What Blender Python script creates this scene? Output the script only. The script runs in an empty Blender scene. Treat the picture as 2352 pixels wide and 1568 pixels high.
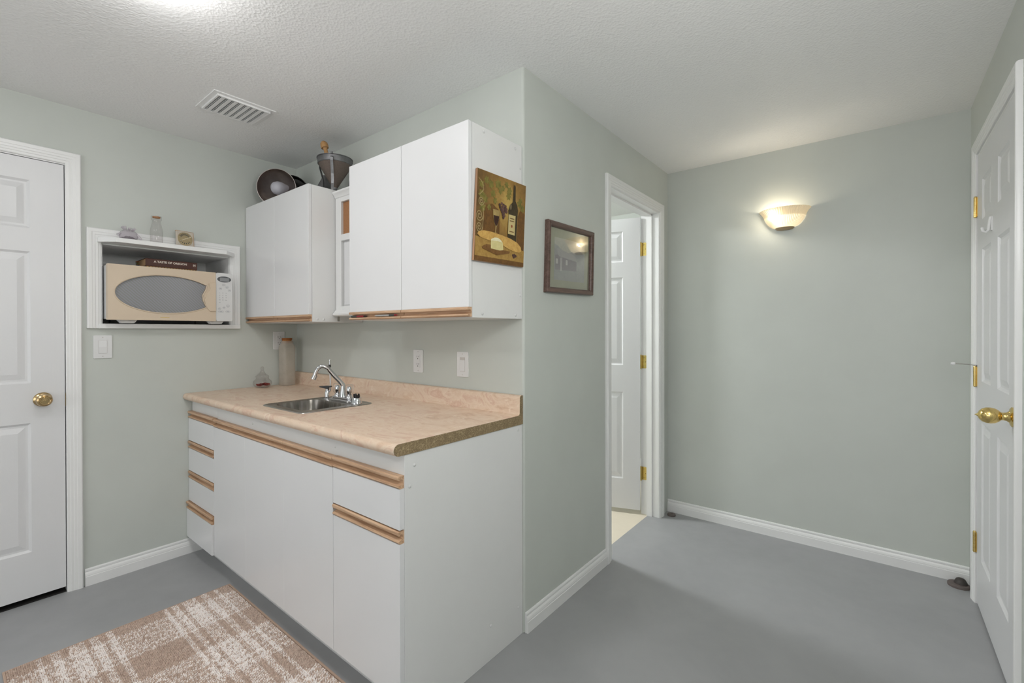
import bpy, bmesh, math, random
import numpy as np
from mathutils import Matrix, Vector
random.seed(7)
sc = bpy.context.scene
COL = sc.collection
PI = math.pi

# ------------------------------------------------------------------ camera
cam_d = bpy.data.cameras.new('camera'); cam = bpy.data.objects.new('camera', cam_d); COL.objects.link(cam)
CL = Vector((3.0467, -1.5087, 1.2482)); yaw, pit, rol, FPX, PYP = .6726, -.0044, -.0019, 1054.17, 764.79
fw = Vector((-math.sin(yaw)*math.cos(pit), math.cos(yaw)*math.cos(pit), math.sin(pit)))
rt = Vector((math.cos(yaw), math.sin(yaw), 0)); up = rt.cross(fw)
rt, up = rt*math.cos(rol)+up*math.sin(rol), -rt*math.sin(rol)+up*math.cos(rol)
m3 = Matrix((rt, up, -fw)).transposed()
cam.matrix_world = Matrix.Translation(CL) @ m3.to_4x4()
cam_d.sensor_width = 36; cam_d.lens = FPX/2352*36
cam_d.shift_y = (PYP-784)/2352
cam_d.clip_start = .02
sc.camera = cam

# ------------------------------------------------------------------ world, exposure
world = bpy.data.worlds.new('world'); sc.world = world; world.use_nodes = True
world.node_tree.nodes['Background'].inputs[0].default_value = (.6, .65, .7, 1)
world.node_tree.nodes['Background'].inputs[1].default_value = .0
vs = sc.view_settings
vs.view_transform = 'Standard'; vs.look = 'None'; vs.gamma = 1; vs.use_curve_mapping = False
vs.exposure = 0.12
# strengths of the lamps and added fill lights (their builders are further down)
E_MAIN, E_REAR_FILL, E_GLOBE_FILL, E_BATH, E_SCONCE, E_WINDOW_FILL = 27.0, 23.0, 35.0, 150.0, 2.7, 2.2

# ------------------------------------------------------------------ helpers
def lin(c):
    return c/12.92 if c <= .04045 else ((c+.055)/1.055)**2.4
def rgb(r, g, b):
    return (lin(r/255), lin(g/255), lin(b/255), 1)

class NT:
    def __init__(s, name):
        s.m = bpy.data.materials.new(name); s.m.use_nodes = True
        s.t = s.m.node_tree; s.n = s.t.nodes; s.n.clear()
        s.out = s.n.new('ShaderNodeOutputMaterial')
        s.tc = s.n.new('ShaderNodeTexCoord')
    def new(s, k, **kw):
        nd = s.n.new(k)
        for a, v in kw.items():
            setattr(nd, a, v)
        return nd
    def link(s, a, b): s.t.links.new(a, b)
    def mapping(s, scale=(1, 1, 1), coord='Object'):
        mp = s.new('ShaderNodeMapping'); mp.inputs['Scale'].default_value = scale
        s.link(s.tc.outputs[coord], mp.inputs[0]); return mp.outputs[0]
    def noise(s, vec, scale, detail=4, rough=.55, dist=0):
        nd = s.new('ShaderNodeTexNoise'); nd.inputs['Scale'].default_value = scale
        nd.inputs['Detail'].default_value = detail; nd.inputs['Roughness'].default_value = rough
        nd.inputs['Distortion'].default_value = dist
        s.link(vec, nd.inputs['Vector']); return nd.outputs['Fac']
    def ramp(s, fac, stops):
        r = s.new('ShaderNodeValToRGB'); e = r.color_ramp.elements
        while len(e) < len(stops): e.new(.5)
        for el, (p, c) in zip(e, stops):
            el.position = p; el.color = c
        s.link(fac, r.inputs[0]); return r.outputs[0]
    def bump(s, h, strength=.2, dist=.002):
        b = s.new('ShaderNodeBump'); b.inputs['Strength'].default_value = strength
        b.inputs['Distance'].default_value = dist; s.link(h, b.inputs['Height']); return b.outputs[0]

def pbsdf(t, col, rough=.5, metal=0, spec=.5):
    p = t.new('ShaderNodeBsdfPrincipled')
    if isinstance(col, tuple): p.inputs['Base Color'].default_value = col
    else: t.link(col, p.inputs['Base Color'])
    p.inputs['Roughness'].default_value = rough; p.inputs['Metallic'].default_value = metal
    p.inputs['Specular IOR Level'].default_value = spec
    t.link(p.outputs[0], t.out.inputs[0]); return p

def simple(name, col, rough=.5, metal=0, spec=.5, var=.0, vscale=12, bump=0, bscale=200, coat=0):
    t = NT(name); c = col
    if var:
        v = t.mapping()
        f = t.noise(v, vscale, 5)
        c = t.ramp(f, [(.3, tuple(max(0, x*(1-var)) for x in col[:3])+(1,)), (.7, tuple(min(1, x*(1+var)) for x in col[:3])+(1,))])
    p = pbsdf(t, c, rough, metal, spec)
    if coat: p.inputs['Coat Weight'].default_value = coat
    if bump:
        v = t.mapping(); t.link(t.bump(t.noise(v, bscale, 3), bump), p.inputs['Normal'])
    return t.m

def wood(name, dark, mid, light, axis='x', scale=1.0, rough=.45):
    t = NT(name)
    st = {'x': (2, 40, 40), 'y': (40, 2, 40), 'z': (40, 40, 2)}[axis]
    v = t.mapping(tuple(k*scale for k in st))
    f = t.noise(v, 3.0, 6, .65, .6)
    c = t.ramp(f, [(.25, dark), (.5, mid), (.75, light)])
    p = pbsdf(t, c, rough)
    t.link(t.bump(f, .15, .001), p.inputs['Normal'])
    return t.m

def clear_glass(name, tint=(1, 1, 1, 1), milk=0.0, milkcol=(.8, .8, .8, 1)):
    t = NT(name)
    tr = t.new('ShaderNodeBsdfTransparent'); tr.inputs[0].default_value = tint
    gl = t.new('ShaderNodeBsdfGlossy'); gl.inputs['Roughness'].default_value = .03
    fc_ = t.new('ShaderNodeLayerWeight'); fc_.inputs['Blend'].default_value = .5
    pw_ = t.new('ShaderNodeMath', operation='POWER'); t.link(fc_.outputs['Facing'], pw_.inputs[0]); pw_.inputs[1].default_value = 2.6
    lw = t.new('ShaderNodeMath', operation='MULTIPLY_ADD'); t.link(pw_.outputs[0], lw.inputs[0]); lw.inputs[1].default_value = .75; lw.inputs[2].default_value = .035
    mx = t.new('ShaderNodeMixShader'); t.link(lw.outputs[0], mx.inputs[0])
    t.link(tr.outputs[0], mx.inputs[1]); t.link(gl.outputs[0], mx.inputs[2])
    last = mx.outputs[0]
    if milk:
        df = t.new('ShaderNodeBsdfDiffuse'); df.inputs[0].default_value = milkcol
        m2 = t.new('ShaderNodeMixShader')
        v = t.mapping(); f = t.noise(v, 18, 4)
        r = t.ramp(f, [(.3, (milk*.9,)*3+(1,)), (.7, (min(1, milk*1.1),)*3+(1,))])
        t.link(r, m2.inputs[0]); t.link(last, m2.inputs[1]); t.link(df.outputs[0], m2.inputs[2]); last = m2.outputs[0]
    t.link(last, t.out.inputs[0]); return t.m

class MB:
    def __init__(s): s.v = []; s.f = []
    def add(s, vs_, fs):
        o = len(s.v); s.v += [tuple(p) for p in vs_]; s.f += [tuple(i+o for i in f) for f in fs]; return s
    def box(s, x0, x1, y0, y1, z0, z1):
        vs_ = [(x, y, z) for x in (x0, x1) for y in (y0, y1) for z in (z0, z1)]
        return s.add(vs_, [(0, 1, 3, 2), (4, 6, 7, 5), (0, 4, 5, 1), (2, 3, 7, 6), (0, 2, 6, 4), (1, 5, 7, 3)])
    def prism(s, poly, axis, a, b):
        n = len(poly)
        def pt(p, w):
            return {'x': (w, p[0], p[1]), 'y': (p[0], w, p[1]), 'z': (p[0], p[1], w)}[axis]
        vs_ = [pt(p, a) for p in poly]+[pt(p, b) for p in poly]
        fs = [tuple(range(n)), tuple(range(2*n-1, n-1, -1))]
        fs += [(i, (i+1) % n, (i+1) % n+n, i+n) for i in range(n)]
        return s.add(vs_, fs)
    def lathe(s, prof, n=24, M=None, a0=0, a1=2*PI, rmod=None, close=True, power=2.0):
        full = abs(a1-a0-2*PI) < 1e-6
        k = n if full else n+1; vs_ = []
        for (r, z) in prof:
            for i in range(k):
                a = a0+(a1-a0)*i/n
                rr = r*(rmod(a) if rmod else 1)
                if power != 2.0:
                    rr *= (abs(math.cos(a))**power+abs(math.sin(a))**power)**(-1/power)
                vs_.append((rr*math.cos(a), rr*math.sin(a), z))
        fs = []
        for j in range(len(prof)-1):
            for i in range(n):
                i2 = (i+1) % k if full else i+1
                fs.append((j*k+i, j*k+i2, (j+1)*k+i2, (j+1)*k+i))
        if close and full:
            if prof[0][0] > 1e-6: fs.append(tuple(range(k)))
            if prof[-1][0] > 1e-6: fs.append(tuple((len(prof)-1)*k+i for i in range(k)))
        if M is not None: vs_ = [tuple(M @ Vector(p)) for p in vs_]
        return s.add(vs_, fs)
    def tube(s, path, r, n=10, cap=True):
        P = [Vector(p) for p in path]; rs = r if isinstance(r, (list, tuple)) else [r]*len(P)
        vs_ = []; prev = None
        for i, p in enumerate(P):
            d = (P[min(i+1, len(P)-1)]-P[max(i-1, 0)]).normalized()
            if prev is None:
                ref = Vector((0, 0, 1)) if abs(d.z) < .9 else Vector((1, 0, 0))
                a = d.cross(ref).normalized()
            else:
                a = (prev-d*prev.dot(d)).normalized()
            prev = a; b = d.cross(a)
            for k in range(n):
                t = 2*PI*k/n; vs_.append(p+(a*math.cos(t)+b*math.sin(t))*rs[i])
        fs = [(i*n+k, i*n+(k+1) % n, (i+1)*n+(k+1) % n, (i+1)*n+k) for i in range(len(P)-1) for k in range(n)]
        if cap: fs += [tuple(range(n-1, -1, -1)), tuple((len(P)-1)*n+k for k in range(n))]
        return s.add(vs_, fs)
    def xf(s, M):
        s.v = [tuple(M @ Vector(p)) for p in s.v]; return s
    def build(s, name, mat, parent=None, local=False, smooth=0, bevel=0, seg=2, recalc=True):
        me = bpy.data.meshes.new(name)
        V = s.v; loc = None
        if parent is not None:
            if not local:
                Mi = WM[parent.name].inverted(); V = [tuple(Mi @ Vector(p)) for p in V]
        else:
            A = np.array(V); loc = Vector(((A[:, 0].min()+A[:, 0].max())/2, (A[:, 1].min()+A[:, 1].max())/2, A[:, 2].min()))
            V = [tuple(Vector(p)-loc) for p in V]
        me.from_pydata(V, [], s.f)
        if recalc or bevel:
            bm = bmesh.new(); bm.from_mesh(me)
            bmesh.ops.recalc_face_normals(bm, faces=bm.faces)
            if bevel:
                es = [e for e in bm.edges if len(e.link_faces) == 2 and e.calc_face_angle(0) > .5]
                bmesh.ops.bevel(bm, geom=es, offset=bevel, segments=seg, affect='EDGES', profile=.5, clamp_overlap=True)
            bm.to_mesh(me); bm.free()
        if smooth:
            for p in me.polygons: p.use_smooth = True
            me.set_sharp_from_angle(angle=math.radians(smooth))
        me.materials.append(mat)
        o = bpy.data.objects.new(name, me); COL.objects.link(o)
        if parent is not None:
            o.parent = parent; WM[o.name] = WM[parent.name].copy()
        else:
            o.location = loc; WM[o.name] = Matrix.Translation(loc)
        return o

WM = {}
def thing(name, label, cat, loc=(0, 0, 0), rot=None, group=None, kind=None):
    o = bpy.data.objects.new(name, None); COL.objects.link(o); o.empty_display_size = .05
    M = Matrix.Translation(Vector(loc))
    if rot is not None: M = M @ rot.to_4x4()
    o.matrix_world = M; WM[o.name] = M.copy()
    tag(o, label, cat, group, kind); return o
def tag(o, label, cat=None, group=None, kind=None):
    o['label'] = label
    if cat: o['category'] = cat
    if group: o['group'] = group
    if kind: o['kind'] = kind
    return o
def B(x0, x1, y0, y1, z0, z1): return MB().box(x0, x1, y0, y1, z0, z1)
def frame_mat(ox, ux, uy):
    ux = Vector(ux).normalized(); uy = Vector(uy).normalized(); uz = ux.cross(uy)
    M = Matrix((ux, uy, uz)).transposed().to_4x4(); M.translation = Vector(ox); return M
def text(body, size, mat, parent, M, name='lettering', depth=.0002, bold=0.0, sx=1.0):
    cu = bpy.data.curves.new('t', 'FONT'); cu.body = body; cu.size = size; cu.extrude = depth; cu.offset = bold
    cu.align_x = 'CENTER'; cu.align_y = 'CENTER'; cu.resolution_u = 3
    ob = bpy.data.objects.new('t', cu); COL.objects.link(ob)
    dg = bpy.context.evaluated_depsgraph_get()
    me = bpy.data.meshes.new_from_object(ob.evaluated_get(dg))
    bpy.data.objects.remove(ob); bpy.data.curves.remove(cu)
    Mi = WM[parent.name].inverted() @ M @ Matrix.Diagonal((sx, 1, 1, 1))
    me.transform(Mi); me.materials.clear(); me.materials.append(mat); me.name = name
    o = bpy.data.objects.new(name, me); COL.objects.link(o); o.parent = parent; WM[o.name] = WM[parent.name].copy()
    return o

# ------------------------------------------------------------------ materials
def wall_paint(name, col):
    t = NT(name); v = t.mapping()
    f = t.noise(v, 3, 3)
    c = t.ramp(f, [(.3, tuple(x*.975 for x in col[:3])+(1,)), (.7, tuple(x*1.025 for x in col[:3])+(1,))])
    p = pbsdf(t, c, .42, 0, .35)
    t.link(t.bump(t.noise(v, 260, 4, .6), .10, .0012), p.inputs['Normal'])
    return t.m
M_WALL = wall_paint('sage_wall_paint', rgb(198, 202, 196))
def ceil_mat():
    t = NT('ceiling_texture_paint'); v = t.mapping()
    vo = t.new('ShaderNodeTexVoronoi'); vo.inputs['Scale'].default_value = 105; t.link(v, vo.inputs['Vector'])
    nz = t.noise(v, 60, 4, .6)
    mm = t.new('ShaderNodeMath', operation='MULTIPLY'); t.link(vo.outputs['Distance'], mm.inputs[0]); t.link(nz, mm.inputs[1])
    p = pbsdf(t, rgb(241, 241, 240), .6, 0, .3)
    t.link(t.bump(mm.outputs[0], .55, .004), p.inputs['Normal'])
    return t.m
M_CEIL = ceil_mat()
def floor_mat():
    t = NT('grey_floor_paint'); v = t.mapping()
    f = t.noise(v, 2.2, 6, .6, .4); g = t.noise(v, 14, 5)
    c1 = t.ramp(f, [(.3, rgb(153, 154, 155)), (.7, rgb(163, 164, 165))])
    vo = t.new('ShaderNodeTexVoronoi'); vo.inputs['Scale'].default_value = 4.5; t.link(v, vo.inputs['Vector'])
    sp = t.ramp(vo.outputs['Distance'], [(.0, (1, 1, 1, 1)), (.016, (0, 0, 0, 1))])
    mx = t.new('ShaderNodeMix', data_type='RGBA'); t.link(sp, mx.inputs[0]); t.link(c1, mx.inputs[6]); mx.inputs[7].default_value = rgb(186, 186, 182)
    p = pbsdf(t, mx.outputs[2], .38, 0, .45)
    rr = t.ramp(g, [(.3, (.36,)*3+(1,)), (.7, (.5,)*3+(1,))]); t.link(rr, p.inputs['Roughness'])
    t.link(t.bump(t.noise(v, 30, 5), .12, .002), p.inputs['Normal'])
    return t.m
M_FLOOR = floor_mat()
M_CREAM = simple('cream_vinyl', rgb(226, 216, 196), .35, var=.03, vscale=8)
M_TRIM = simple('white_trim_paint', rgb(234, 234, 233), .33, spec=.45, bump=.04, bscale=120)
def door_paint():
    t = NT('white_door_paint'); v = t.mapping((30, 30, 2.5))
    f = t.noise(v, 4, 5, .6, 1.2)
    p = pbsdf(t, rgb(222, 222, 223), .36, 0, .45)
    t.link(t.bump(f, .16, .0015), p.inputs['Normal']); return t.m
M_DOOR = door_paint()
M_MELA = simple('white_melamine', rgb(226, 226, 227), .27, spec=.45, var=.008, vscale=4)
M_MELA2 = simple('grey_white_melamine_side', rgb(226, 226, 225), .4, var=.012, vscale=5)
M_EDGE = simple('pale_edge_banding', rgb(196, 192, 188), .5)
M_CAP = simple('screw_cap_plastic', rgb(214, 214, 213), .35)
M_OAK = wood('oak_pull', rgb(150, 112, 82), rgb(200, 164, 132), rgb(222, 190, 158), 'x', 1)
M_GAP = simple('gap_shade_and_mat_black', rgb(28, 26, 24), .9)  # near-black for painted gap shade, and for the real black mat
M_BRASS = simple('polished_brass', (.80, .60, .24, 1), .16, 1, var=.08, vscale=40)
M_BRASSD = simple('antique_brass', (.52, .38, .20, 1), .22, 1, var=.15, vscale=60)
M_BRASSG = simple('satin_brass_hinge', (.62, .47, .16, 1), .3, 1, var=.1, vscale=50)
M_CHROME = simple('chrome', (.64, .65, .67, 1), .06, 1)
def brushed():
    t = NT('brushed_steel'); v = t.mapping((4, 120, 120)); f = t.noise(v, 3, 4)
    c = t.ramp(f, [(.3, (.40, .38, .35, 1)), (.7, (.56, .54, .51, 1))])
    p = pbsdf(t, c, .28, 1); return t.m
M_STEEL = brushed()
def bowl_steel():  # the bowl's inner shading is put into a darker, streaked steel colour
    t = NT('shaded_bowl_steel'); v = t.mapping((16, 16, .6)); f = t.noise(v, 3, 3)
    c = t.ramp(f, [(.3, (.17, .155, .14, 1)), (.55, (.30, .28, .255, 1)), (.75, (.50, .48, .45, 1))])
    pbsdf(t, c, .3, 1); return t.m
M_BOWL = bowl_steel()
M_BLACK = simple('black_plastic', rgb(24, 24, 25), .35)
M_BLACKM = simple('black_enamel', rgb(14, 14, 15), .2, coat=.3)
M_PLATE = simple('white_plate_plastic', rgb(224, 224, 224), .3)
M_SLOT = simple('outlet_slot', rgb(40, 38, 36), .7)
def laminate():
    t = NT('beige_marbled_laminate'); v = t.mapping((1, 1.6, 1.6))
    a = t.noise(v, 6, 9, .68, 1.6); b = t.noise(v, 18, 7, .66, 1.0)
    c1 = t.ramp(a, [(.25, rgb(190, 156, 130)), (.40, rgb(215, 187, 162)), (.52, rgb(224, 202, 180)), (.62, rgb(209, 175, 152)), (.78, rgb(236, 218, 200))])
    c2 = t.ramp(b, [(.56, (0, 0, 0, 1)), (.72, (.7, .7, .7, 1))])
    mx = t.new('ShaderNodeMix', data_type='RGBA'); t.link(c2, mx.inputs[0]); t.link(c1, mx.inputs[6]); mx.inputs[7].default_value = rgb(240, 225, 208)
    pbsdf(t, mx.outputs[2], .34, 0, .4); return t.m
M_LAM = laminate()
def chipboard():
    t = NT('raw_particleboard'); v = t.mapping()
    vo = t.new('ShaderNodeTexVoronoi'); vo.inputs['Scale'].default_value = 220; t.link(v, vo.inputs['Vector'])
    n = t.noise(v, 40, 5)
    mm = t.new('ShaderNodeMath', operation='MULTIPLY'); t.link(vo.outputs['Distance'], mm.inputs[0]); t.link(n, mm.inputs[1])
    c = t.ramp(mm.outputs[0], [(.05, rgb(118, 100, 74)), (.3, rgb(146, 127, 96)), (.6, rgb(178, 158, 124))])
    pbsdf(t, c, .8); return t.m
M_CHIP = chipboard()
M_BEIGE = simple('yellowed_beige_plastic', rgb(210, 192, 169), .42, var=.02, vscale=6)
M_MWHITE = simple('microwave_white', rgb(216, 216, 215), .38)
def mw_window():
    t = NT('microwave_mesh_window'); v = t.mapping((1, 1, 1))
    w = t.new('ShaderNodeTexWave'); w.wave_type = 'BANDS'; w.bands_direction = 'DIAGONAL'
    w.inputs['Scale'].default_value = 42; w.inputs['Distortion'].default_value = 1.2; w.inputs['Detail'].default_value = 1
    t.link(v, w.inputs['Vector'])
    c = t.ramp(w.outputs['Fac'], [(.2, rgb(134, 135, 133)), (.8, rgb(144, 144, 151))])
    pbsdf(t, c, .22, 0, .5); return t.m
M_MWIN = mw_window()
M_CORK = simple('cork', rgb(174, 122, 72), .85, var=.18, vscale=90, bump=.3, bscale=160)
M_CORKB = simple('brown_cork_board', rgb(164, 116, 78), .9, var=.12, vscale=120)
M_RUBBER = simple('brown_rubber', rgb(104, 94, 90), .6)
M_RUBBERD = simple('dark_brown_rubber', rgb(62, 56, 53), .6)
M_GLASS = clear_glass('clear_glass', (.94, .93, .93, 1))
M_GLASSM = clear_glass('dusty_glass', (.95, .94, .92, 1), .40, rgb(214, 204, 192))
M_ACRYL = clear_glass('clear_acrylic', (.97, .97, .97, 1))
M_FGLASS = clear_glass('picture_glass', (1, 1, 1, 1))

# ------------------------------------------------------------------ the room
H, XP, YS, XR = 2.3344, 1.907, 1.6565, 3.404
YB = -4.4
def struct(name, mb, mat, label, bevel=0, smooth=0, parent=None):
    o = mb.build(name, mat, parent, bevel=bevel, smooth=smooth)
    if parent is None: tag(o, label, None, None, 'structure')
    return o
struct('floor', B(0, XR, YB, YS, -.06, 0).box(1.832, XP, .77, 1.505, -.06, 0) if False else
       MB().prism([(-.12, YB), (XR+.12, YB), (XR+.12, YS+.06), (1.907, YS+.06), (1.907, 1.492), (1.832, 1.492), (1.832, .783), (1.907, .783), (1.907, .0), (-.12, 0)], 'z', -.06, 0),
       M_FLOOR, 'grey painted concrete floor of the kitchenette and hallway')
struct('floor_bathroom', B(.3, 1.832, .12, 2.5, -.06, 0), M_CREAM, 'cream vinyl floor seen through the open doorway')
struct('ceiling', B(-.12, XR+.12, YB, 2.62, H, H+.08), M_CEIL, 'white textured ceiling')
# left wall: holes for the entry door and the microwave nook
NY0, NY1, NZ0, NZ1 = -.99, -.408, 1.287, 1.692
DY0, DY1, DZ = -1.943, -1.115, 2.056
mb = MB()
mb.box(-.12, 0, YB, DY0, 0, H).box(-.12, 0, DY0, DY1, DZ, H).box(-.12, 0, DY1, NY0, 0, H)
mb.box(-.12, 0, NY0, NY1, 0, NZ0).box(-.12, 0, NY0, NY1, NZ1, H).box(-.12, 0, NY1, .12, 0, H)
struct('wall_left', mb, M_WALL, 'sage green wall with the white door and the microwave nook')
struct('wall_kitchen', B(0, XP-.011, 0, .12, 0, H), M_WALL, 'sage green wall behind the sink counter and wall cabinets')
mb = MB(); r = .011
arc = [(XP-r+r*math.sin(a), r-r*math.cos(a)) for a in [i*PI/2/6 for i in range(7)]]
mb.prism(arc+[(XP, .77), (1.787, .77), (1.787, .12), (XP-r, .12)], 'z', 0, H)
mb.box(1.787, XP, .77, 1.505, 2.045, H).box(1.787, XP, 1.505, 2.5, 0, H)
struct('wall_hall', mb, M_WALL, 'sage green wall with the framed picture and open doorway')
struct('wall_far', B(XP, XR+.12, YS, YS+.12, 0, H), M_WALL, 'sage green far wall carrying the lit wall sconce')
RY0, RY1 = .672, 1.456
mb = MB(); mb.box(XR, XR+.12, YB, RY0, 0, H).box(XR, XR+.12, RY0, RY1, 2.05, H).box(XR, XR+.12, RY1, YS, 0, H)
struct('wall_right', mb, M_WALL, 'sage green wall on the right around the closed white door')
WX0, WX1, WZ0, WZ1 = .45, 3.15, .45, 2.05
mb = MB().box(-.12, WX0, YB-.12, YB, 0, H).box(WX1, XR+.12, YB-.12, YB, 0, H).box(WX0, WX1, YB-.12, YB, 0, WZ0).box(WX0, WX1, YB-.12, YB, WZ1, H)
struct('wall_rear', mb, M_WALL, 'sage green wall behind the camera with the added fill window')
w1 = thing('fill_window_1', 'added unseen window giving fill light from behind the camera', None, ((WX0+WX1)/2, YB, WZ0), kind='structure')  # invented window, its glowing panes add soft fill from the rear
fr = MB().box(WX0, WX1, YB-.08, YB-.03, WZ0, WZ0+.04).box(WX0, WX1, YB-.08, YB-.03, WZ1-.04, WZ1).box(WX0, WX0+.04, YB-.08, YB-.03, WZ0, WZ1).box(WX1-.04, WX1, YB-.08, YB-.03, WZ0, WZ1).box(1.78, 1.82, YB-.08, YB-.03, WZ0, WZ1)
fr.build('fill_window_frame', M_TRIM, w1)
wm_ = NT('fill_light_pane'); em = wm_.new('ShaderNodeEmission'); em.inputs[0].default_value = (.97, .985, 1, 1); em.inputs[1].default_value = E_WINDOW_FILL; wm_.link(em.outputs[0], wm_.out.inputs[0])
for a, b in ((WX0+.04, 1.78), (1.82, WX1-.04)): B(a, b, YB-.062, YB-.056, WZ0+.04, WZ1-.04).build('fill_window_pane', wm_.m, w1)
mb = MB(); mb.box(.18, .3, .12, 2.5, 0, H).box(.18, 1.787, 2.5, 2.62, 0, H)
struct('wall_bathroom', mb, M_WALL, 'sage green wall of the room behind the open door')
# dark panel standing in for the shade behind the entry door
struct('void_shade_panel', B(-.5, -.46, -2.2, -.9, 0, H), M_GAP, 'dark panel standing in for shade behind the white entry door')

BB = [(0, 0), (.014, 0), (.014, .045), (.0125, .047), (.0125, .052), (.0105, .060), (.006, .068), (.0075, .071), (.0075, .078), (.005, .083), (0, .083)]
def baseboard(name, a, b, nrm, label):
    a, b, nrm = Vector(a), Vector(b), Vector(nrm); mb = MB(); n = len(BB)
    vs_ = [(p+nrm*d)[:2]+(z,) for p in (a, b) for d, z in BB]
    vs_ = [(v[0], v[1], v[2]) for v in vs_]
    mb.add(vs_, [tuple(range(n)), tuple(range(2*n-1, n-1, -1))]+[(i, (i+1) % n, (i+1) % n+n, i+n) for i in range(n)])
    struct(name, mb, M_TRIM, label)
baseboard('baseboard_left', (0, -1.058, 0), (0, -.550, 0), (1, 0, 0), 'white baseboard between the entry door and the base cabinet')
baseboard('baseboard_hall', (XP, .006, 0), (XP, .7235, 0), (1, 0, 0), 'white baseboard below the framed picture')
baseboard('baseboard_far', (XP+.002, YS, 0), (XR-.002, YS, 0), (0, -1, 0), 'long white baseboard below the wall sconce')
baseboard('baseboard_right', (XR, .608, 0), (XR, YB, 0), (-1, 0, 0), 'white baseboard on the right wall near the camera')

CAS = [(0, 0), (0, .007), (.003, .0095), (.012, .0105), (.014, .0125), (.024, .0125), (.026, .0145), (.036, .0150), (.038, .0165), (.052, .0170), (.055, .0150), (.057, .0110), (.057, 0)]
def casing_leg(parent, M, u0, u1, v0, vt, side, w=.057, name='casing'):
    k = w/.057; pr = [(o*k, h) for o, h in CAS]; n = len(pr); vs_ = []
    if side == 'L': ends = [[(u0-o, -h, v0) for o, h in pr], [(u0-o, -h, vt+o) for o, h in pr]]
    elif side == 'R': ends = [[(u1+o, -h, v0) for o, h in pr], [(u1+o, -h, vt+o) for o, h in pr]]
    else: ends = [[(u0-o, -h, vt+o) for o, h in pr], [(u1+o, -h, vt+o) for o, h in pr]]
    mb = MB(); mb.add(ends[0]+ends[1], [tuple(range(n)), tuple(range(2*n-1, n-1, -1))]+[(i, (i+1) % n, (i+1) % n+n, i+n) for i in range(n)])
    return mb.xf(M).build(name, M_TRIM, parent, smooth=25)

def panel_mesh(u0, u1, z0, z1, M):
    loops = [(0, 0), (.004, .0035), (.010, .0075), (.018, .0075), (.042, .0015)]
    vs_ = []; fs = []
    for ins, d in loops:
        vs_ += [(u0+ins, d, z0+ins), (u1-ins, d, z0+ins), (u1-ins, d, z1-ins), (u0+ins, d, z1-ins)]
    for j in range(len(loops)-1):
        fs += [(j*4+i, j*4+(i+1) % 4, j*4+4+(i+1) % 4, j*4+4+i) for i in range(4)]
    k = len(vs_)-4; fs.append((k, k+1, k+2, k+3))
    return MB().add(vs_, fs).xf(M)

def six_panel_leaf(parent, M, w, h, t=.035, stile=.113, mull=.11, rows=((.222, .816), (1.0, 1.605), (1.712, 1.933))):
    cw = (w-2*stile-mull)/2; cols = ((stile, stile+cw), (stile+cw+mull, w-stile)); d = .009
    mb = MB(); mb.box(0, w, d, t, 0, h)
    mb.box(0, stile, 0, d, 0, h).box(w-stile, w, 0, d, 0, h)
    zs = [0]+[z for r_ in rows for z in r_]+[h]
    for i in range(0, len(zs), 2): mb.box(stile, w-stile, 0, d, zs[i], zs[i+1])
    for r_ in rows: mb.box(cols[0][1], cols[1][0], 0, d, r_[0], r_[1])
    leaf = mb.xf(M).build('door_leaf', M_DOOR, parent)
    for c in cols:
        for r_ in rows: panel_mesh(c[0], c[1], r_[0], r_[1], M).build('panel', M_DOOR, leaf)
    return leaf
def up_mat(ox, ux, uy):
    "local x along the wall, local y into the wall, local z up"
    ux = Vector(ux); uy = Vector(uy); M = Matrix((ux, uy, Vector((0, 0, 1)))).transposed().to_4x4(); M.translation = Vector(ox); return M

def knuckle_hinge(parent, M, z, mat=M_BRASS):
    "hinge barrel standing in front of the gap; local frame of up_mat"
    h = MB()
    for i, (a, b) in enumerate(((0, .017), (.0175, .036), (.0365, .052), (.0525, .071), (.0715, .088))):
        h.lathe([(.0062, a), (.0062, b)], 12, Matrix.Translation((0, -.007, z-.044)))
    h.lathe([(.0045, -.048), (.006, -.044)], 10, Matrix.Translation((0, -.007, z)))
    h.lathe([(.006, .044), (.0045, .049)], 10, Matrix.Translation((0, -.007, z)))
    h.box(.0, .011, -.003, -.0005, z-.044, z+.044).box(-.009, -.0, -.0035, -.0005, z-.044, z+.044)
    return h.xf(M).build('hinge', mat, parent, smooth=40)

# door 1: closed entry door on the left
d1 = thing('door_1', 'closed white six-panel door with a dark brass knob at the left edge', None, (0, -1.53, 0), kind='structure')
ML = up_mat((-.001, -1.936, .027), (0, 1, 0), (-1, 0, 0))
six_panel_leaf(d1, ML, .812, 2.018, rows=((.208, .802), (.986, 1.591), (1.698, 1.919)))
B(-.115, -.004, -1.936, -1.122, .0005, .003).build('under_door_shade', M_GAP, d1)  # dark strip painted as shade so the gap under the door reads black
MLo = up_mat((0, 0, 0), (0, 1, 0), (-1, 0, 0))
for s_ in 'LHR': casing_leg(d1, MLo, DY0+.006, DY1-.006+.0, 0, DZ-.003, s_)
mb = MB().box(-.12, .0, DY1-.006, DY1, 0, DZ).box(-.12, 0, DY0, DY0+.006, 0, DZ).box(-.12, 0, DY0, DY1, DZ-.008, DZ)
mb.build('jamb', M_TRIM, d1)
MB().box(-.030, .0005, DY1-.0075, DY1-.0055, .895, .955).build('strike_plate', M_BRASSD, d1)
Mk = frame_mat((-.001, -1.199, .934), (0, 1, 0), (0, 0, 1))
kb = MB().lathe([(.0, 0), (.033, 0), (.033, .003), (.029, .008), (.016, .012), (.012, .020), (.013, .030), (.022, .036), (.028, .045), (.0285, .052), (.026, .060), (.020, .0635), (.018, .0620), (.0135, .0620), (.0125, .0650), (.0, .0650)], 32, Mk).build('door_knob', M_BRASSD, d1, smooth=35)
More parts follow.
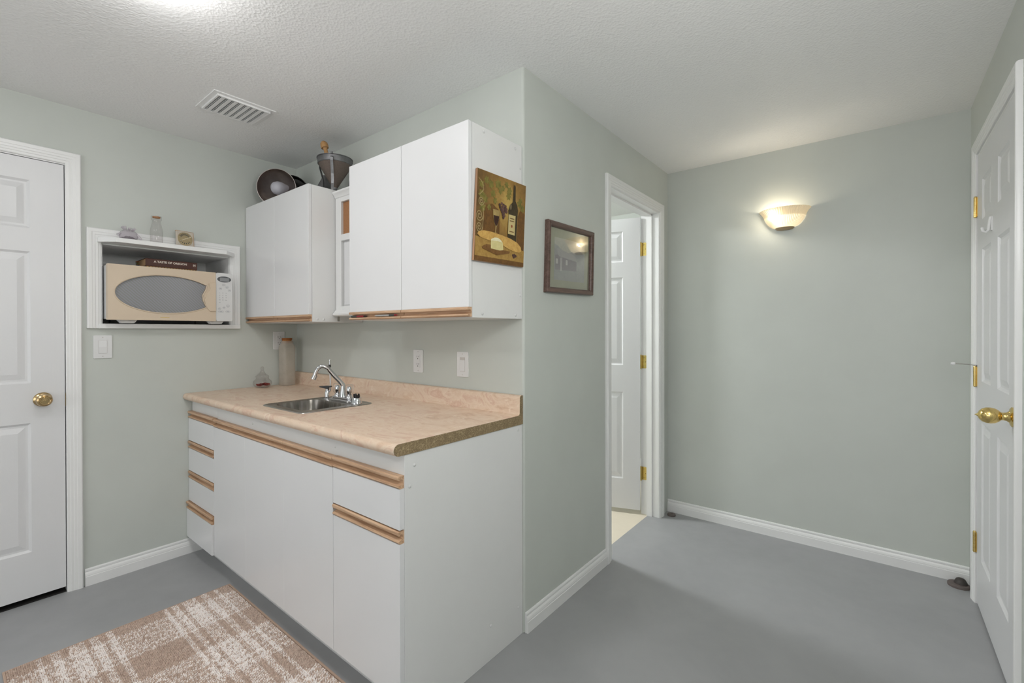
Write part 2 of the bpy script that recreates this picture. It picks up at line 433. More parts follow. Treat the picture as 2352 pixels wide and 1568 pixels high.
MB().box(-.0035, .0035, -.0035, .0035, .065, .0685).box(-.005, .005, -.0012, .0012, .0675, .0695).xf(Mk).build('lock_button', M_BRASSD, kb)

# door 2: the open doorway in the hall wall
d2 = thing('door_2', 'white six-panel door standing open in the doorway beside the framed picture', None, (1.85, 1.13, 0), kind='structure')
OY0, OY1, OZ = .785, 1.490, 2.030
MP = up_mat((XP, 0, 0), (0, 1, 0), (-1, 0, 0))
for s_ in 'LHR': casing_leg(d2, MP, OY0-.005, OY1+.005, 0, OZ+.005, s_)
mb = MB().box(1.785, XP+.001, .770, OY0, 0, OZ).box(1.785, XP+.001, OY1, 1.505, 0, OZ).box(1.785, XP+.001, .770, 1.505, OZ, 2.045)
mb.build('jamb', M_TRIM, d2)
mb = MB().box(1.826, 1.862, OY0, OY0+.010, 0, OZ).box(1.826, 1.862, OY1-.010, OY1, 0, OZ).box(1.826, 1.862, OY0, OY1, OZ-.010, OZ)
mb.build('door_stop_strip', M_TRIM, d2)
ang = math.radians(19); dirv = Vector((-math.cos(ang), -math.sin(ang), 0)); hp = Vector((1.788, 1.466, .030)); wP = .70
MD = up_mat(hp+dirv*wP, -dirv, (-math.sin(ang), math.cos(ang), 0))
six_panel_leaf(d2, MD, wP, 1.985, rows=((.205, .80), (.985, 1.585), (1.69, 1.9)))
for z in (1.802, 1.038, .28):
    hg = MB().lathe([(.0055, -.044), (.0055, .044)], 12, Matrix.Translation((1.790, 1.474, z)))
    hg.lathe([(.0042, .044), (.0042, .049)], 10, Matrix.Translation((1.790, 1.474, z))).lathe([(.0042, -.049), (.0042, -.044)], 10, Matrix.Translation((1.790, 1.474, z)))
    hg.prism([(1.793, z-.044), (1.819, z-.044), (1.825, z-.038), (1.825, z+.038), (1.819, z+.044), (1.793, z+.044)], 'y', 1.4875, 1.4895)
    hg.prism([(1.790, 1.474), (1.797, 1.488), (1.795, 1.489), (1.787, 1.476)], 'z', z-.043, z+.043)
    ho = hg.build('hinge', M_BRASSG, d2, smooth=40)
    sm = MB()
    for (dx, dz) in ((1.806, .03), (1.817, 0), (1.806, -.03)):
        sm.lathe([(0, 0), (.0032, 0), (.0026, .0012), (0, .0014)], 10, frame_mat((dx, 1.4875, z+dz), (1, 0, 0), (0, 0, 1)))
    sm.build('screw', M_BRASSD, ho)
baseboard('baseboard_bathroom', (.3, 2.5, 0), (1.787, 2.5, 0), (0, -1, 0), 'white baseboard glimpsed behind the open door')

# door 3: closed door on the right wall
d3 = thing('door_3', 'closed white six-panel door with a shiny egg-shaped brass knob on the right', None, (XR, 1.06, 0), kind='structure')
MR = up_mat((XR-.002, 1.447, .013), (0, -1, 0), (1, 0, 0))
six_panel_leaf(d3, MR, .765, 2.022, mull=.13, stile=.116, rows=((.222, .832), (1.012, 1.59), (1.718, 1.895)))
MRo = up_mat((XR, 0, 0), (0, -1, 0), (1, 0, 0))
for s_ in 'LHR': casing_leg(d3, MRo, -RY1+.004, -RY0-.004, 0, 2.048, s_, .052)
mb = MB().box(XR, XR+.12, RY1-.006, RY1, 0, 2.05).box(XR, XR+.12, RY0, RY0+.006, 0, 2.05).box(XR, XR+.12, RY0, RY1, 2.040, 2.05)
mb.build('jamb', M_TRIM, d3)
MH = up_mat((XR-.002, 1.4485, 0), (0, -1, 0), (1, 0, 0))
for z in (1.808, 1.038, .282): knuckle_hinge(d3, MH, z)
Mk = frame_mat((XR-.002, .735, .957), (0, 1, 0), (0, 0, -1))   # local z = -x
Mk = Matrix.Translation((XR-.002, .735, .957)) @ Matrix.Rotation(-PI/2, 4, 'Y')
kb = MB().lathe([(0, 0), (.033, 0), (.033, .004), (.028, .007), (.020, .009), (.014, .016), (.013, .024), (.0135, .028), (.020, .034), (.0255, .043), (.0275, .054), (.0265, .064), (.022, .074), (.014, .081), (.006, .084), (.003, .088), (0, .093)], 32, Mk).build('door_knob', M_BRASS, d3, smooth=35)
hk = MB()
hk.box(XR-.005, XR-.002, 1.100, 1.120, 1.645, 1.700)
hk.tube([(XR-.006, 1.11, 1.70), (XR-.010, 1.11, 1.668), (XR-.012, 1.11, 1.648), (XR-.020, 1.11, 1.640), (XR-.028, 1.11, 1.646), (XR-.030, 1.11, 1.660)], .005, 8)
hk.build('robe_hook', M_TRIM, d3, smooth=50)
ds = MB().tube([(XR-.010, 1.4485, 1.088), (XR-.03, 1.452, 1.092), (XR-.075, 1.462, 1.092)], .002, 8).lathe([(.008, 0), (.008, .004)], 12, Matrix.Translation((XR-.009, 1.4485, 1.0865)))
dso = ds.build('hinge_pin_stop', M_STEEL, d3, smooth=40)
MB().lathe([(0, 0), (.007, .001), (.008, .008), (.006, .016), (0, .018)], 12, frame_mat((XR-.072, 1.4613, 1.092), (0, 1, 0), (0, 0, -1)) @ Matrix.Rotation(0, 4, 'X')).build('stop_tip', M_PLATE, dso, smooth=50)

# ------------------------------------------------------------------ ceiling vent
def ceiling_vent():
    t = thing('ceiling_vent', 'white slatted air vent in the ceiling above the counter', 'vent', (.60, -.59, H))
    x0, x1, y0, y1 = .478, .724, -.727, -.455; z = H
    fr = MB(); w = .028
    for a in ((x0, x1, y0, y0+w), (x0, x1, y1-w, y1), (x0, x0+w, y0+w, y1-w), (x1-w, x1, y0+w, y1-w)): fr.box(*a, z-.005, z)
    w2 = .020; e = .008
    xa, xb, ya, yb = x0+w2, x1-w2, y0+w2, y1-w2
    for a in ((xa, xb, ya, ya+e), (xa, xb, yb-e, yb), (xa, xa+e, ya+e, yb-e), (xb-e, xb, ya+e, yb-e)): fr.box(*a, z-.013, z-.004)
    fr.build('frame', M_TRIM, t, bevel=.0012)
    MB().box(x0+.022, x1-.022, y0+.022, y1-.022, z-.0015, z-.0005).build('duct_shade', M_GAP, t)  # dark sheet painted as the shade behind the slats
    n = 8; p_ = (yb-ya-2*e)/n
    for i in range(n):
        y_ = ya+e+p_*i
        MB().box(xa+e, xb-e, y_+p_*.42, y_+p_*1.0, z-.0125, z-.0105).build('slat', M_TRIM, t)
        MB().box(xa+e, xb-e, y_+p_*.24, y_+p_*.31, z-.0115, z-.002).build('damper_blade', M_TRIM, t)
ceiling_vent()

# ------------------------------------------------------------------ base cabinets
PULL = [(0, 0), (.012, 0), (.0185, .0025), (.021, .006), (.0205, .0095), (.013, .0120), (.006, .0145), (.0030, .018), (.0030, .026), (.006, .0285), (.0155, .0290), (.0155, .0265), (.020, .0270), (.0222, .033), (.0215, .037), (.018, .0395), (0, .0395)]
def pull(parent, x0, x1, yb, z0, k=1.0, h=1.0):
    mb = MB().prism([(yb-d*k, z0+z*h) for d, z in PULL], 'x', x0+.0002, x1-.0012)
    return mb.build('pull', M_OAK, parent, smooth=35)
YC = -.603      # carcass front
def front(parent, name, x0, x1, z0, z1, yf=YC, t=.019, pull_z=None, k=1.0, h=1.0):
    o = B(x0, x1, yf-t, yf-.001, z0, z1).build(name, M_MELA, parent, bevel=.0009, seg=1)
    if pull_z is not None: pull(o, x0, x1, yf-.001, pull_z, k, h)
    return o
def caps(parent, pts, nrm, r=.0065, mat=None):
    for p in pts:
        M = frame_mat(p, (0, 0, 1), Vector(nrm).cross(Vector((0, 0, 1))))
        MB().lathe([(0, 0), (r, 0), (r*.85, .0016), (r*.4, .0028), (0, .003)], 14, M).build('screw_cap', mat or M_CAP, parent, smooth=60)
c1 = thing('drawer_base_cabinet', 'white base cabinet with four drawers and oak pulls against the left wall', 'cabinet', (.19, -.3, 0))
MB().box(.003, .3795, YC, -.004, .100, .8645).build('carcass', M_MELA2, c1)
MB().box(.016, .3795, -.549, -.52, 0, .0995).build('toe_kick', M_MELA2, c1)
for zp, zt in ((.7625, .638), (.594, .469), (.425, .2995)):
    front(c1, 'drawer', .003, .3785, zt, zp-.0005, pull_z=zp)
dr = front(c1, 'drawer', .003, .3785, .098, .2555, yf=YC-.010, pull_z=.256)
tag(dr, 'lowest drawer, pulled slightly open')
MB().box(.02, .36, YC-.010, YC-.0005, .11, .24).build('drawer_box', M_EDGE, c1)
c2 = thing('sink_base_cabinet', 'long white base cabinet with three doors and a drawer under the sink', 'cabinet', (1.14, -.3, 0))
MB().box(.3805, 1.880, YC, -.52, .100, .8645).box(.3805, .40, -.52, -.004, .1, .8645).box(.40, 1.88, -.02, -.004, .1, .8645).box(.40, 1.88, -.52, -.02, .1, .118).build('carcass', M_MELA2, c2)
MB().box(.3805, 1.88, -.549, -.52, 0, .0995).build('toe_kick', M_MELA2, c2)
MB().prism([(-.002, 0), (-.546, 0), (-.546, .098), (YC-.001, .098), (YC-.001, .8645), (-.002, .8645)], 'x', 1.880, 1.8995).build('side_panel', M_MELA2, c2, bevel=.0008, seg=1)
for x0, x1 in ((.3815, .7605), (.7615, 1.1375), (1.1385, 1.5145)):
    front(c2, 'door', x0, x1, .101, .7585, pull_z=.759)
front(c2, 'drawer', 1.5165, 1.8965, .6335, .7605, pull_z=.761)
front(c2, 'door', 1.5165, 1.8965, .101, .5895, pull_z=.590)
caps(c2, [(.80, YC-.0002, .826), (1.50, YC-.0002, .829)], (0, -1, 0), .006, M_MELA2)
caps(c2, [(1.8996, -.565, .825), (1.8996, -.03, .845), (1.8996, -.585, .762), (1.8996, -.20, .13), (1.8996, -.03, .12)], (1, 0, 0), .006, M_CAP)

# ------------------------------------------------------------------ countertop
XE = 1.9036; ZC = .903; ZB = .8655
ct = thing('countertop', 'beige marbled laminate countertop with rounded front edge and backsplash', 'countertop', (.95, -.32, ZB))
def nose(n=8):
    r_ = (ZC-ZB)/2; return [(-.648+r_-r_*math.cos(a), ZB+r_+r_*math.sin(a)) for a in [-PI/2+PI*i/n for i in range(n+1)]]
back = [(-.034, ZC), (-.0255, .9055), (-.0225, .913), (-.0215, .974), (-.0185, .9805), (-.012, .9835), (-.002, .9835), (-.002, ZB)]
full = nose()+back
HX0, HX1, HY0, HY1 = .80, 1.135, -.530, -.290
mb = MB().prism(full, 'x', .002, HX0).prism(full, 'x', HX1, XE-.0012)
mb.prism(nose()+[(HY0, ZC), (HY0, ZB)], 'x', HX0, HX1).prism([(HY1, ZB), (HY1, ZC)]+back, 'x', HX0, HX1)
mb.build('laminate_top', M_LAM, ct, smooth=30)
MB().prism([(-.6478+(.648+y)*0.9995-0.0002, z) for y, z in full], 'x', XE-.0012, XE).build('raw_edge', M_CHIP, ct)

# ------------------------------------------------------------------ sink
def rrect(x0, x1, y0, y1, r_, n=6):
    pts = []
    for cx_, cy_, a0 in ((x1-r_, y1-r_, 0), (x0+r_, y1-r_, PI/2), (x0+r_, y0+r_, PI), (x1-r_, y0+r_, 1.5*PI)):
        pts += [(cx_+r_*math.cos(a0+PI/2*i/n), cy_+r_*math.sin(a0+PI/2*i/n)) for i in range(n+1)]
    return pts
def loft(loops):
    mb = MB(); n = len(loops[0][0]); vs_ = [(x, y, z) for pts, z in loops for x, y in pts]; fs = []
    for j in range(len(loops)-1):
        fs += [(j*n+i, j*n+(i+1) % n, (j+1)*n+(i+1) % n, (j+1)*n+i) for i in range(n)]
    return mb.add(vs_, fs), n
sk = thing('bar_sink', 'small stainless steel bar sink set into the beige countertop', 'sink', (.975, -.385, ZC))
RX0, RX1, RY0_, RY1_ = .785, 1.168, -.563, -.203
BX0, BX1, BY0, BY1 = .812, 1.115, -.518, -.302
lp = [(rrect(RX0, RX1, RY0_, RY1_, .035), ZC+.0003), (rrect(RX0+.003, RX1-.003, RY0_+.003, RY1_-.003, .033), ZC+.0045), (rrect(RX0+.009, RX1-.009, RY0_+.009, RY1_-.009, .03), ZC+.0048),
      (rrect(RX0+.012, RX1-.012, RY0_+.012, RY1_-.012, .028), ZC+.003), (rrect(BX0-.004, BX1+.004, BY0-.004, BY1+.004, .054), ZC+.0026), (rrect(BX0, BX1, BY0, BY1, .05), ZC+.0012)]
m_, n_ = loft(lp); rim = m_.build('rim', M_STEEL, sk, smooth=50, recalc=False)
lp = [(rrect(BX0, BX1, BY0, BY1, .05), ZC+.0012), (rrect(BX0+.004, BX1-.004, BY0+.004, BY1-.004, .048), ZC-.02), (rrect(BX0+.010, BX1-.010, BY0+.010, BY1-.010, .046), ZC-.11), (rrect(BX0+.02, BX1-.02, BY0+.02, BY1-.02, .04), ZC-.135), (rrect(BX0+.05, BX1-.05, BY0+.05, BY1-.05, .03), ZC-.142), (rrect(.94, .985, -.43, -.39, .02), ZC-.144)]
m_, n_ = loft(lp); m_.f.append(tuple(len(m_.v)-n_+i for i in range(n_))); m_.build('bowl', M_BOWL, sk, smooth=60, recalc=False)
MB().lathe([(.022, 0), (.020, .002), (.012, .002), (.010, -.001), (0, -.001)], 20, Matrix.Translation((.963, -.41, ZC-.1435))).build('drain', M_CHROME, sk, smooth=40)

ZR = ZC+.0032
fc = thing('kitchen_faucet', 'chrome two-handle faucet with clear knobs and curved spout on the sink', 'faucet', (.993, -.262, ZR))
fx, fy = .993, -.262
MB().prism(rrect(fx-.088, fx+.088, fy-.026, fy+.026, .02), 'z', ZR, ZR+.012).prism(rrect(fx-.078, fx+.078, fy-.021, fy+.021, .018), 'z', ZR+.012, ZR+.022).build('deck_plate', M_CHROME, fc, bevel=.003, smooth=50)
MB().lathe([(.020, ZR+.02), (.017, ZR+.035), (.0125, ZR+.06), (.0115, ZR+.074), (.0, ZR+.076)], 20, Matrix.Translation((fx, fy, 0))).build('spout_post', M_CHROME, fc, smooth=50)
sp = []
P0, P1, P2 = Vector((fx, fy, .978)), Vector((.977, -.340, 1.074)), Vector((.949, -.385, 1.035))
sp = [P0, P0+Vector((0, 0, .006)), P0.lerp(P1, .25)+Vector((0, 0, .006)), P0.lerp(P1, .6)+Vector((0, 0, .003)), P0.lerp(P1, .85)+Vector((0, 0, .004))]
for i in range(7):
    a = i/6; q = (1-a)**2*(P1+Vector((.002, .008, -.003)))+2*a*(1-a)*Vector((.963, -.375, 1.106))+a*a*P2; sp.append(q)
MB().tube(sp, [.0105]*4+[.0095]*7+[.0095], 14).build('spout', M_CHROME, fc, smooth=60)
MB().tube([P2+Vector((.001, .002, .004)), P2+Vector((-.004, -.005, -.014))], .0115, 14).build('aerator', M_CHROME, fc, smooth=40)
for hx in (fx-.052, fx+.052):
    hb = MB().lathe([(.017, ZR+.022), (.014, ZR+.030), (.010, ZR+.036)], 16, Matrix.Translation((hx, fy, 0))).build('handle_base', M_CHROME, fc, smooth=40)
    MB().lathe([(.012, ZR+.036), (.019, ZR+.040), (.0225, ZR+.050), (.023, ZR+.068), (.021, ZR+.080), (.0165, ZR+.0835), (0, ZR+.084)], 10, Matrix.Translation((hx, fy, 0))).build('clear_knob', M_ACRYL, fc, smooth=30)
    MB().lathe([(.008, ZR+.036), (.012, ZR+.048), (.013, ZR+.062), (.009, ZR+.074), (.0, ZR+.076)], 12, Matrix.Translation((hx, fy, 0))).build('knob_core', M_CHROME, fc, smooth=50)
MB().lathe([(0, -.006), (.005, -.004), (.006, 0), (.005, .004), (0, .006)], 12, Matrix.Translation((fx+.086, fy-.03, ZR+.006))).build('spray_nut', M_CHROME, fc, smooth=60)

ft = thing('water_filter_tap', 'slim chrome drinking-water tap with black lever beside the main faucet', 'faucet', (.862, -.272, ZR))
tx, ty = .862, -.272
MB().lathe([(.020, ZR), (.019, ZR+.003), (.0125, ZR+.006), (.012, ZR+.034), (.009, ZR+.042), (.006, ZR+.052), (0, ZR+.053)], 18, Matrix.Translation((tx, ty, 0))).build('tap_body', M_CHROME, ft, smooth=40)
MB().box(tx-.012, tx+.012, ty-.008, ty+.008, ZR+.0, ZR+.0).build if False else None
lv = MB().prism([(-.040, ZR+.064), (-.037, ZR+.060), (.0, ZR+.050), (.008, ZR+.044), (.010, ZR+.060), (.022, ZR+.060), (.022, ZR+.066), (-.005, ZR+.067)], 'y', -.006, .006)
lv.xf(Matrix.Translation((tx, ty, 0)) @ Matrix.Rotation(math.radians(38), 4, 'Z')).build('lever', M_BLACK, ft, bevel=.001)
tb = [(tx+.013, ty+.010, ZR+.045), (tx+.014, ty+.010, ZR+.08), (tx+.012, ty+.009, ZR+.14), (tx+.010, ty+.008, ZR+.172)]
MB().tube([(tx+.004, ty+.004, ZR+.03)]+tb, .0035, 10).build('riser_tube', M_CHROME, ft, smooth=60)
MB().lathe([(.0062, 0), (.0062, .014)], 14, Matrix.Translation((tx+.010, ty+.008, ZR+.160))).build('collar', M_BLACK, ft, smooth=40)
lo = MB().tube([(tx+.010, ty+.008, ZR+.172), (tx+.010, ty+.008, ZR+.192)], .003, 10)
lo.tube([(tx+.010+.0042*math.cos(a)*.8, ty+.008-.0042*math.cos(a)*.0, ZR+.197+.005*math.sin(a)) for a in [i*PI/6 for i in range(13)]], .0016, 8)
lo.build('tip_loop', M_CHROME, ft, smooth=60)

ag = thing('air_gap_cap', 'round chrome air gap with black notched top at the sink corner', 'sink fitting', (1.117, -.268, ZR))
MB().lathe([(.025, 0), (.025, .006), (.022, .010), (.0205, .028), (.017, .030), (0, .030)], 22, Matrix.Translation((1.117, -.268, ZR))).build('chrome_cup', M_CHROME, ag, smooth=40)
mb = MB().lathe([(.015, .030), (.0155, .038), (.013, .040), (0, .040)], 18, Matrix.Translation((1.117, -.268, ZR)))
for i in range(5):
    a = i*2*PI/5+.4; cx_, cy_ = 1.117+.0115*math.cos(a), -.268+.0115*math.sin(a)
    mb.lathe([(.0048, .038), (.0045, .0455), (0, .047)], 8, Matrix.Translation((cx_, cy_, ZR)))
mb.build('notched_top', M_BLACK, ag, smooth=40)

# ------------------------------------------------------------------ wall cabinets
YU = -.298
def wall_cab(label, x0, x1, split, cap_pts, z0=1.2985, z1=2.006):
    t = thing('wall_cabinet', label, 'cabinet', ((x0+x1)/2, -.15, z0), group=None)
    MB().box(x0, x1, YU, -.002, z0, z0+.018).box(x0, x1, YU, -.002, z1-.018, z1).box(x0, x0+.018, YU, -.002, z0+.018, z1-.018).box(x0+.018, x1-.018, -.012, -.002, z0+.018, z1-.018).build('carcass', M_MELA2, t)
    MB().box(x1-.018, x1, YU, -.002, z0+.018, z1-.018).build('side_panel', M_MELA2, t)
    for a, b in ((x0, split), (split, x1)):
        front(t, 'door', a+.0012, b-.0012, 1.3360, z1+.002, yf=YU, t=.0185, pull_z=1.3005, h=.9)
    caps(t, cap_pts, (1, 0, 0), .0065)
    return t
wall_cab('white two-door wall cabinet in the corner holding up the metal sieve', .004, .7655, .384, [(.7656, -.27, 1.313), (.7656, -.235, 1.312)])
wall_cab('large white two-door wall cabinet with the wine painting on its side', 1.1365, 1.8995, 1.5165, [(1.8996, -.235, 1.990), (1.8996, -.045, 1.985), (1.8996, -.013, 1.915), (1.8996, -.013, 1.395), (1.8996, -.045, 1.312), (1.8996, -.245, 1.313)])
mc = thing('shallow_display_cabinet', 'narrow white framed cabinet with cork panel recessed between the wall cabinets', 'cabinet', (.95, -.08, 1.325))
x0, x1, yf = .768, 1.134, -.168
MB().box(x0, x1, yf+.018, -.002, 1.345, 1.985).build('carcass', M_MELA2, mc)
fr = MB().box(x0, .821, yf, yf+.018, 1.355, 1.968).box(1.081, x1, yf, yf+.018, 1.355, 1.968)
fr.box(.821, 1.081, yf, yf+.018, 1.935, 1.968).box(.821, 1.081, yf, yf+.018, 1.728, 1.762).box(.821, 1.081, yf, yf+.018, 1.355, 1.382)
fr.build('face_frame', M_TRIM, mc, bevel=.002)
MB().box(.822, 1.08, yf+.0135, yf+.0175, 1.763, 1.934).build('cork_panel', M_CORKB, mc)
MB().box(.829, 1.073, yf+.012, yf+.0175, 1.389, 1.721).build('white_panel', M_MELA, mc, bevel=.002)
crown = [(0, 1.958), (-.004, 1.961), (-.007, 1.970), (-.014, 1.978), (-.018, 1.982), (-.018, 1.992), (0, 1.992)]
MB().prism([(yf+y, z) for y, z in crown]+[(yf+.02, 1.992), (yf+.02, 1.968), (yf, 1.968)], 'x', x0, x1).build('crown_moulding', M_TRIM, mc, smooth=30)
basem = [(0, 1.362), (-.006, 1.358), (-.010, 1.350), (-.018, 1.344), (-.018, 1.336), (-.012, 1.330), (0, 1.328), (.02, 1.328), (.02, 1.355), (0, 1.355)]
MB().prism([(yf+y, z) for y, z in basem], 'x', x0, x1).build('base_moulding', M_TRIM, mc, smooth=30)
lt = MB().box(.780, .797, yf+.001, yf+.004, 1.303, 1.3275).lathe([(.003, 0), (.003, .006)], 8, frame_mat((.793, yf+.001, 1.312), (1, 0, 0), (0, 0, 1)) ).box(.796, .799, yf-.006, yf+.004, 1.303, 1.3275)
lt.build('latch', M_STEEL, mc)

# pens lying in the pull of the right-hand wall cabinet
def pen(name, label, xa, xb, mats, group):
    t = thing(name, label, 'pen', ((xa+xb)/2, YU-.0147, 1.3160), group=group)
    y, z = YU-.0155, 1.3160
    L = xb-xa; parts = mats['parts']
    for nm, a, b, r0, r1, m in parts:
        MB().tube([(xa+L*a, y, z), (xa+L*b, y, z)], [r0, r1], 10).build(nm, m, t, smooth=40)
M_RED = simple('red_pen_plastic', rgb(150, 32, 44), .35); M_PGREY = simple('grey_pen_plastic', rgb(168, 168, 166), .35); M_PDARK = simple('dark_grey_grip', rgb(62, 68, 66), .6)
pen('marker_pen', 'red and black pen lying in the left oak pull', 1.150, 1.272, {'parts': [('cap', 0, .36, .0042, .0042, M_PDARK), ('barrel', .36, .80, .004, .004, M_RED), ('tip', .80, 1, .0036, .0012, M_BLACK)]}, None)
pen('ballpoint_pen', 'silver ballpoint pen with dark grip lying in the oak pull', 1.330, 1.486, {'parts': [('button', 0, .05, .002, .0028, M_PGREY), ('barrel', .05, .66, .0038, .0038, M_PGREY), ('grip', .66, .88, .0042, .004, M_PDARK), ('tip', .88, 1, .0036, .001, M_RED)]}, None)

# ------------------------------------------------------------------ microwave nook
nk = thing('microwave_nook', 'white trimmed recess in the left wall framing the microwave', 'nook', (0, -.70, 1.262))
mb = MB().box(-.39, -.12, NY0-.012, NY0, NZ0-.012, NZ1+.012).box(-.39, -.12, NY1, NY1+.012, NZ0-.012, NZ1+.012)
mb.box(-.40, -.388, NY0-.012, NY1+.012, NZ0-.012, NZ1+.012).box(-.388, -.12, NY0, NY1, NZ1, NZ1+.012).box(-.388, -.12, NY0, NY1, NZ0-.012, NZ0)
mb.box(-.12, -.0005, NY0-.0005, NY0+.004, NZ0, NZ1).box(-.12, -.0005, NY1-.004, NY1+.0005, NZ0, NZ1).box(-.12, -.0005, NY0, NY1, NZ1-.004, NZ1+.0005).box(-.12, -.0005, NY0, NY1, NZ0-.0005, NZ0+.003)
mb.build('lining', M_TRIM, nk)
for s_ in 'LHR': casing_leg(nk, MLo, NY0-.0, NY1, 1.2665, 1.709, s_, .056 if s_ != 'R' else .056)
MB().box(0, .026, -1.003, -.357, 1.2655, 1.2895).build('sill', M_TRIM, nk, bevel=.002)
MB().prism([(.0005, -1.008), (.030, -1.008), (.098, -.950), (.098, -.456), (.030, -.392), (.0005, -.392)], 'z', 1.6945, 1.7165).build('shelf', M_TRIM, nk, bevel=.0012)
MB().box(-.37, .012, NY0+.006, NY1-.006, NZ0+.003, NZ0+.0055).build('black_mat', M_GAP, nk)

mw = thing('microwave_oven', 'yellowed beige and white microwave oven in the wall recess', 'microwave', (-.1, -.70, NZ0+.0055))
fxw = .062; mz0, mz1 = 1.3085, 1.590; my0, my1, mys = -.976, -.411, -.4985
MB().box(-.30, fxw-.042, my0+.004, my1-.006, mz0+.004, mz1-.002).build('cabinet_body', M_MWHITE, mw, bevel=.004)
for yy in (my0+.085, my1-.075):
    MB().prism([(yy-.042, mz0+.004), (yy+.042, mz0+.004), (yy+.026, NZ0+.0056), (yy-.026, NZ0+.0056)], 'x', fxw-.075, fxw-.030).build('foot', M_MWHITE, mw, bevel=.002)
for yy in (my0+.085, my1-.075): MB().box(-.27, -.24, yy-.02, yy+.02, NZ0+.0056, mz0+.004).build('foot', M_MWHITE, mw)
# door with the fish-shaped window cut out
cyw, czw = -.735, 1.449
W = []
nn = 40
for i in range(nn+1):
    a = math.radians(38)+(math.radians(322-38))*i/nn
    W.append((cyw+.0+.213*math.cos(a) if math.cos(a) < 0 else cyw+.235*math.cos(a), czw+.100*math.sin(a)))
W_up, W_lo = W[0], W[-1]
W = [(-.545, 1.516)]+[p for p in W if p[0] < -.548]+[(-.530, 1.362)]
for t_ in (.2, .4, .6, .8):   # the scooped right end
    z_ = 1.362+(1.516-1.362)*t_; W.append((-.530-.015*t_-.030*math.sin(PI*t_)*(1.0 if t_ < .7 else .6), z_))
W = [(y, z) for y, z in W]
outer = [(mys-.001, mz0), (mys-.001, mz1), (my0, mz1), (my0, mz0)]
def holed_plate(outer, inner, x_front, x_back, M_=None):
    bm = bmesh.new()
    def ring(pts, x): 
        vs_ = [bm.verts.new((x, p[0], p[1])) for p in pts]; return vs_, [bm.edges.new((vs_[i], vs_[(i+1) % len(vs_)])) for i in range(len(vs_))]
    for x in (x_front, x_back):
        a, ea = ring(outer, x); b, eb = ring(inner, x)
        bmesh.ops.triangle_fill(bm, edges=ea+eb, use_beauty=True, use_dissolve=False)
        if x == x_front: fa, fb = a, b
    for A_, B_ in ((fa, a), (fb, b)):
        for i in range(len(A_)): bm.faces.new((A_[i], A_[(i+1) % len(A_)], B_[(i+1) % len(A_)], B_[i]))
    bm.verts.index_update(); mb = MB(); mb.add([tuple(v.co) for v in bm.verts], [tuple(v.index for v in f.verts) for f in bm.faces]); bm.free(); return mb
dm = holed_plate(outer, W, fxw, fxw-.018)
mdoor = dm.build('microwave_door', M_BEIGE, mw)
MB().box(fxw-.041, fxw-.018, my0, mys-.001, mz0, mz1).build('door_back', M_BEIGE, mw, bevel=.003)
Wc = (sum(p[0] for p in W)/len(W), sum(p[1] for p in W)/len(W))
Wi = [(Wc[0]+(y-Wc[0])*.995, Wc[1]+(z-Wc[1])*.99) for y, z in W]
MB().prism(Wi, 'x', fxw-.0175, fxw-.008).build('window', M_MWIN, mdoor)
# bezel lip round the window
lip = MB(); n = len(W)
def off(k, x): return [(x, Wc[0]+(y-Wc[0])*k, Wc[1]+(z-Wc[1])*(1+(k-1)*1.9)) for y, z in W]
rings = [off(1.0, fxw-.004), off(1.0, fxw+.0015), off(1.02, fxw+.003), off(1.035, fxw+.0005)]
lip.add([p for r_ in rings for p in r_], [(j*n+i, j*n+(i+1) % n, (j+1)*n+(i+1) % n, (j+1)*n+i) for j in range(3) for i in range(n)])
lip.build('window_bezel', M_BEIGE, mdoor, smooth=50)
hd = MB().prism([(-.530, 1.3635), (-.500, 1.3665), (-.500, 1.535), (-.536, 1.5245), (-.5285, 1.500), (-.531, 1.480), (-.548, 1.455), (-.556, 1.430), (-.552, 1.400), (-.541, 1.378)], 'x', fxw-.001, fxw+.006)
hd.build('grip', M_BEIGE, mdoor, bevel=.002)
MB().box(fxw+.0001, fxw+.0004, -.762, -.722, 1.3225, 1.3265).build('brand_strip', simple('faded_gold_print', rgb(206, 180, 120), .5), mdoor)
cp = MB().prism(rrect(mys, my1, mz0-.0, mz1, .010, 4), 'x', fxw-.041, fxw).build('control_panel', M_MWHITE, mw, bevel=.002)
M_INK = simple('grey_print_ink', rgb(140, 141, 143), .6); M_DISP = simple('display_surround', rgb(84, 86, 88), .4); M_LCD = simple('grey_lcd', rgb(138, 140, 141), .3)
def oval(cy_, cz_, ry, rz, x0, x1, n=24): return MB().prism([(cy_+ry*math.cos(2*PI*i/n), cz_+rz*math.sin(2*PI*i/n)) for i in range(n)], 'x', x0, x1)
cyp = -.4555
dp = oval(cyp, 1.5535, .0365, .0175, fxw, fxw+.0012).build('display', M_DISP, cp)
MB().box(fxw+.0012, fxw+.0016, cyp-.023, cyp+.025, 1.542, 1.563).build('lcd', M_LCD, dp)
def oval_ring(cy_, cz_, ry, rz, th=.0009, n=22):
    mb = MB(); a = [(fxw+.0004, cy_+ry*math.cos(2*PI*i/n), cz_+rz*math.sin(2*PI*i/n)) for i in range(n)]; b = [(fxw+.0004, cy_+(ry-th)*math.cos(2*PI*i/n), cz_+(rz-th)*math.sin(2*PI*i/n)) for i in range(n)]
    mb.add(a+b, [(i, (i+1) % n, n+(i+1) % n, n+i) for i in range(n)]); return mb
MT = lambda y, z: frame_mat((fxw+.0004, y, z), (0, 1, 0), (0, 0, 1))
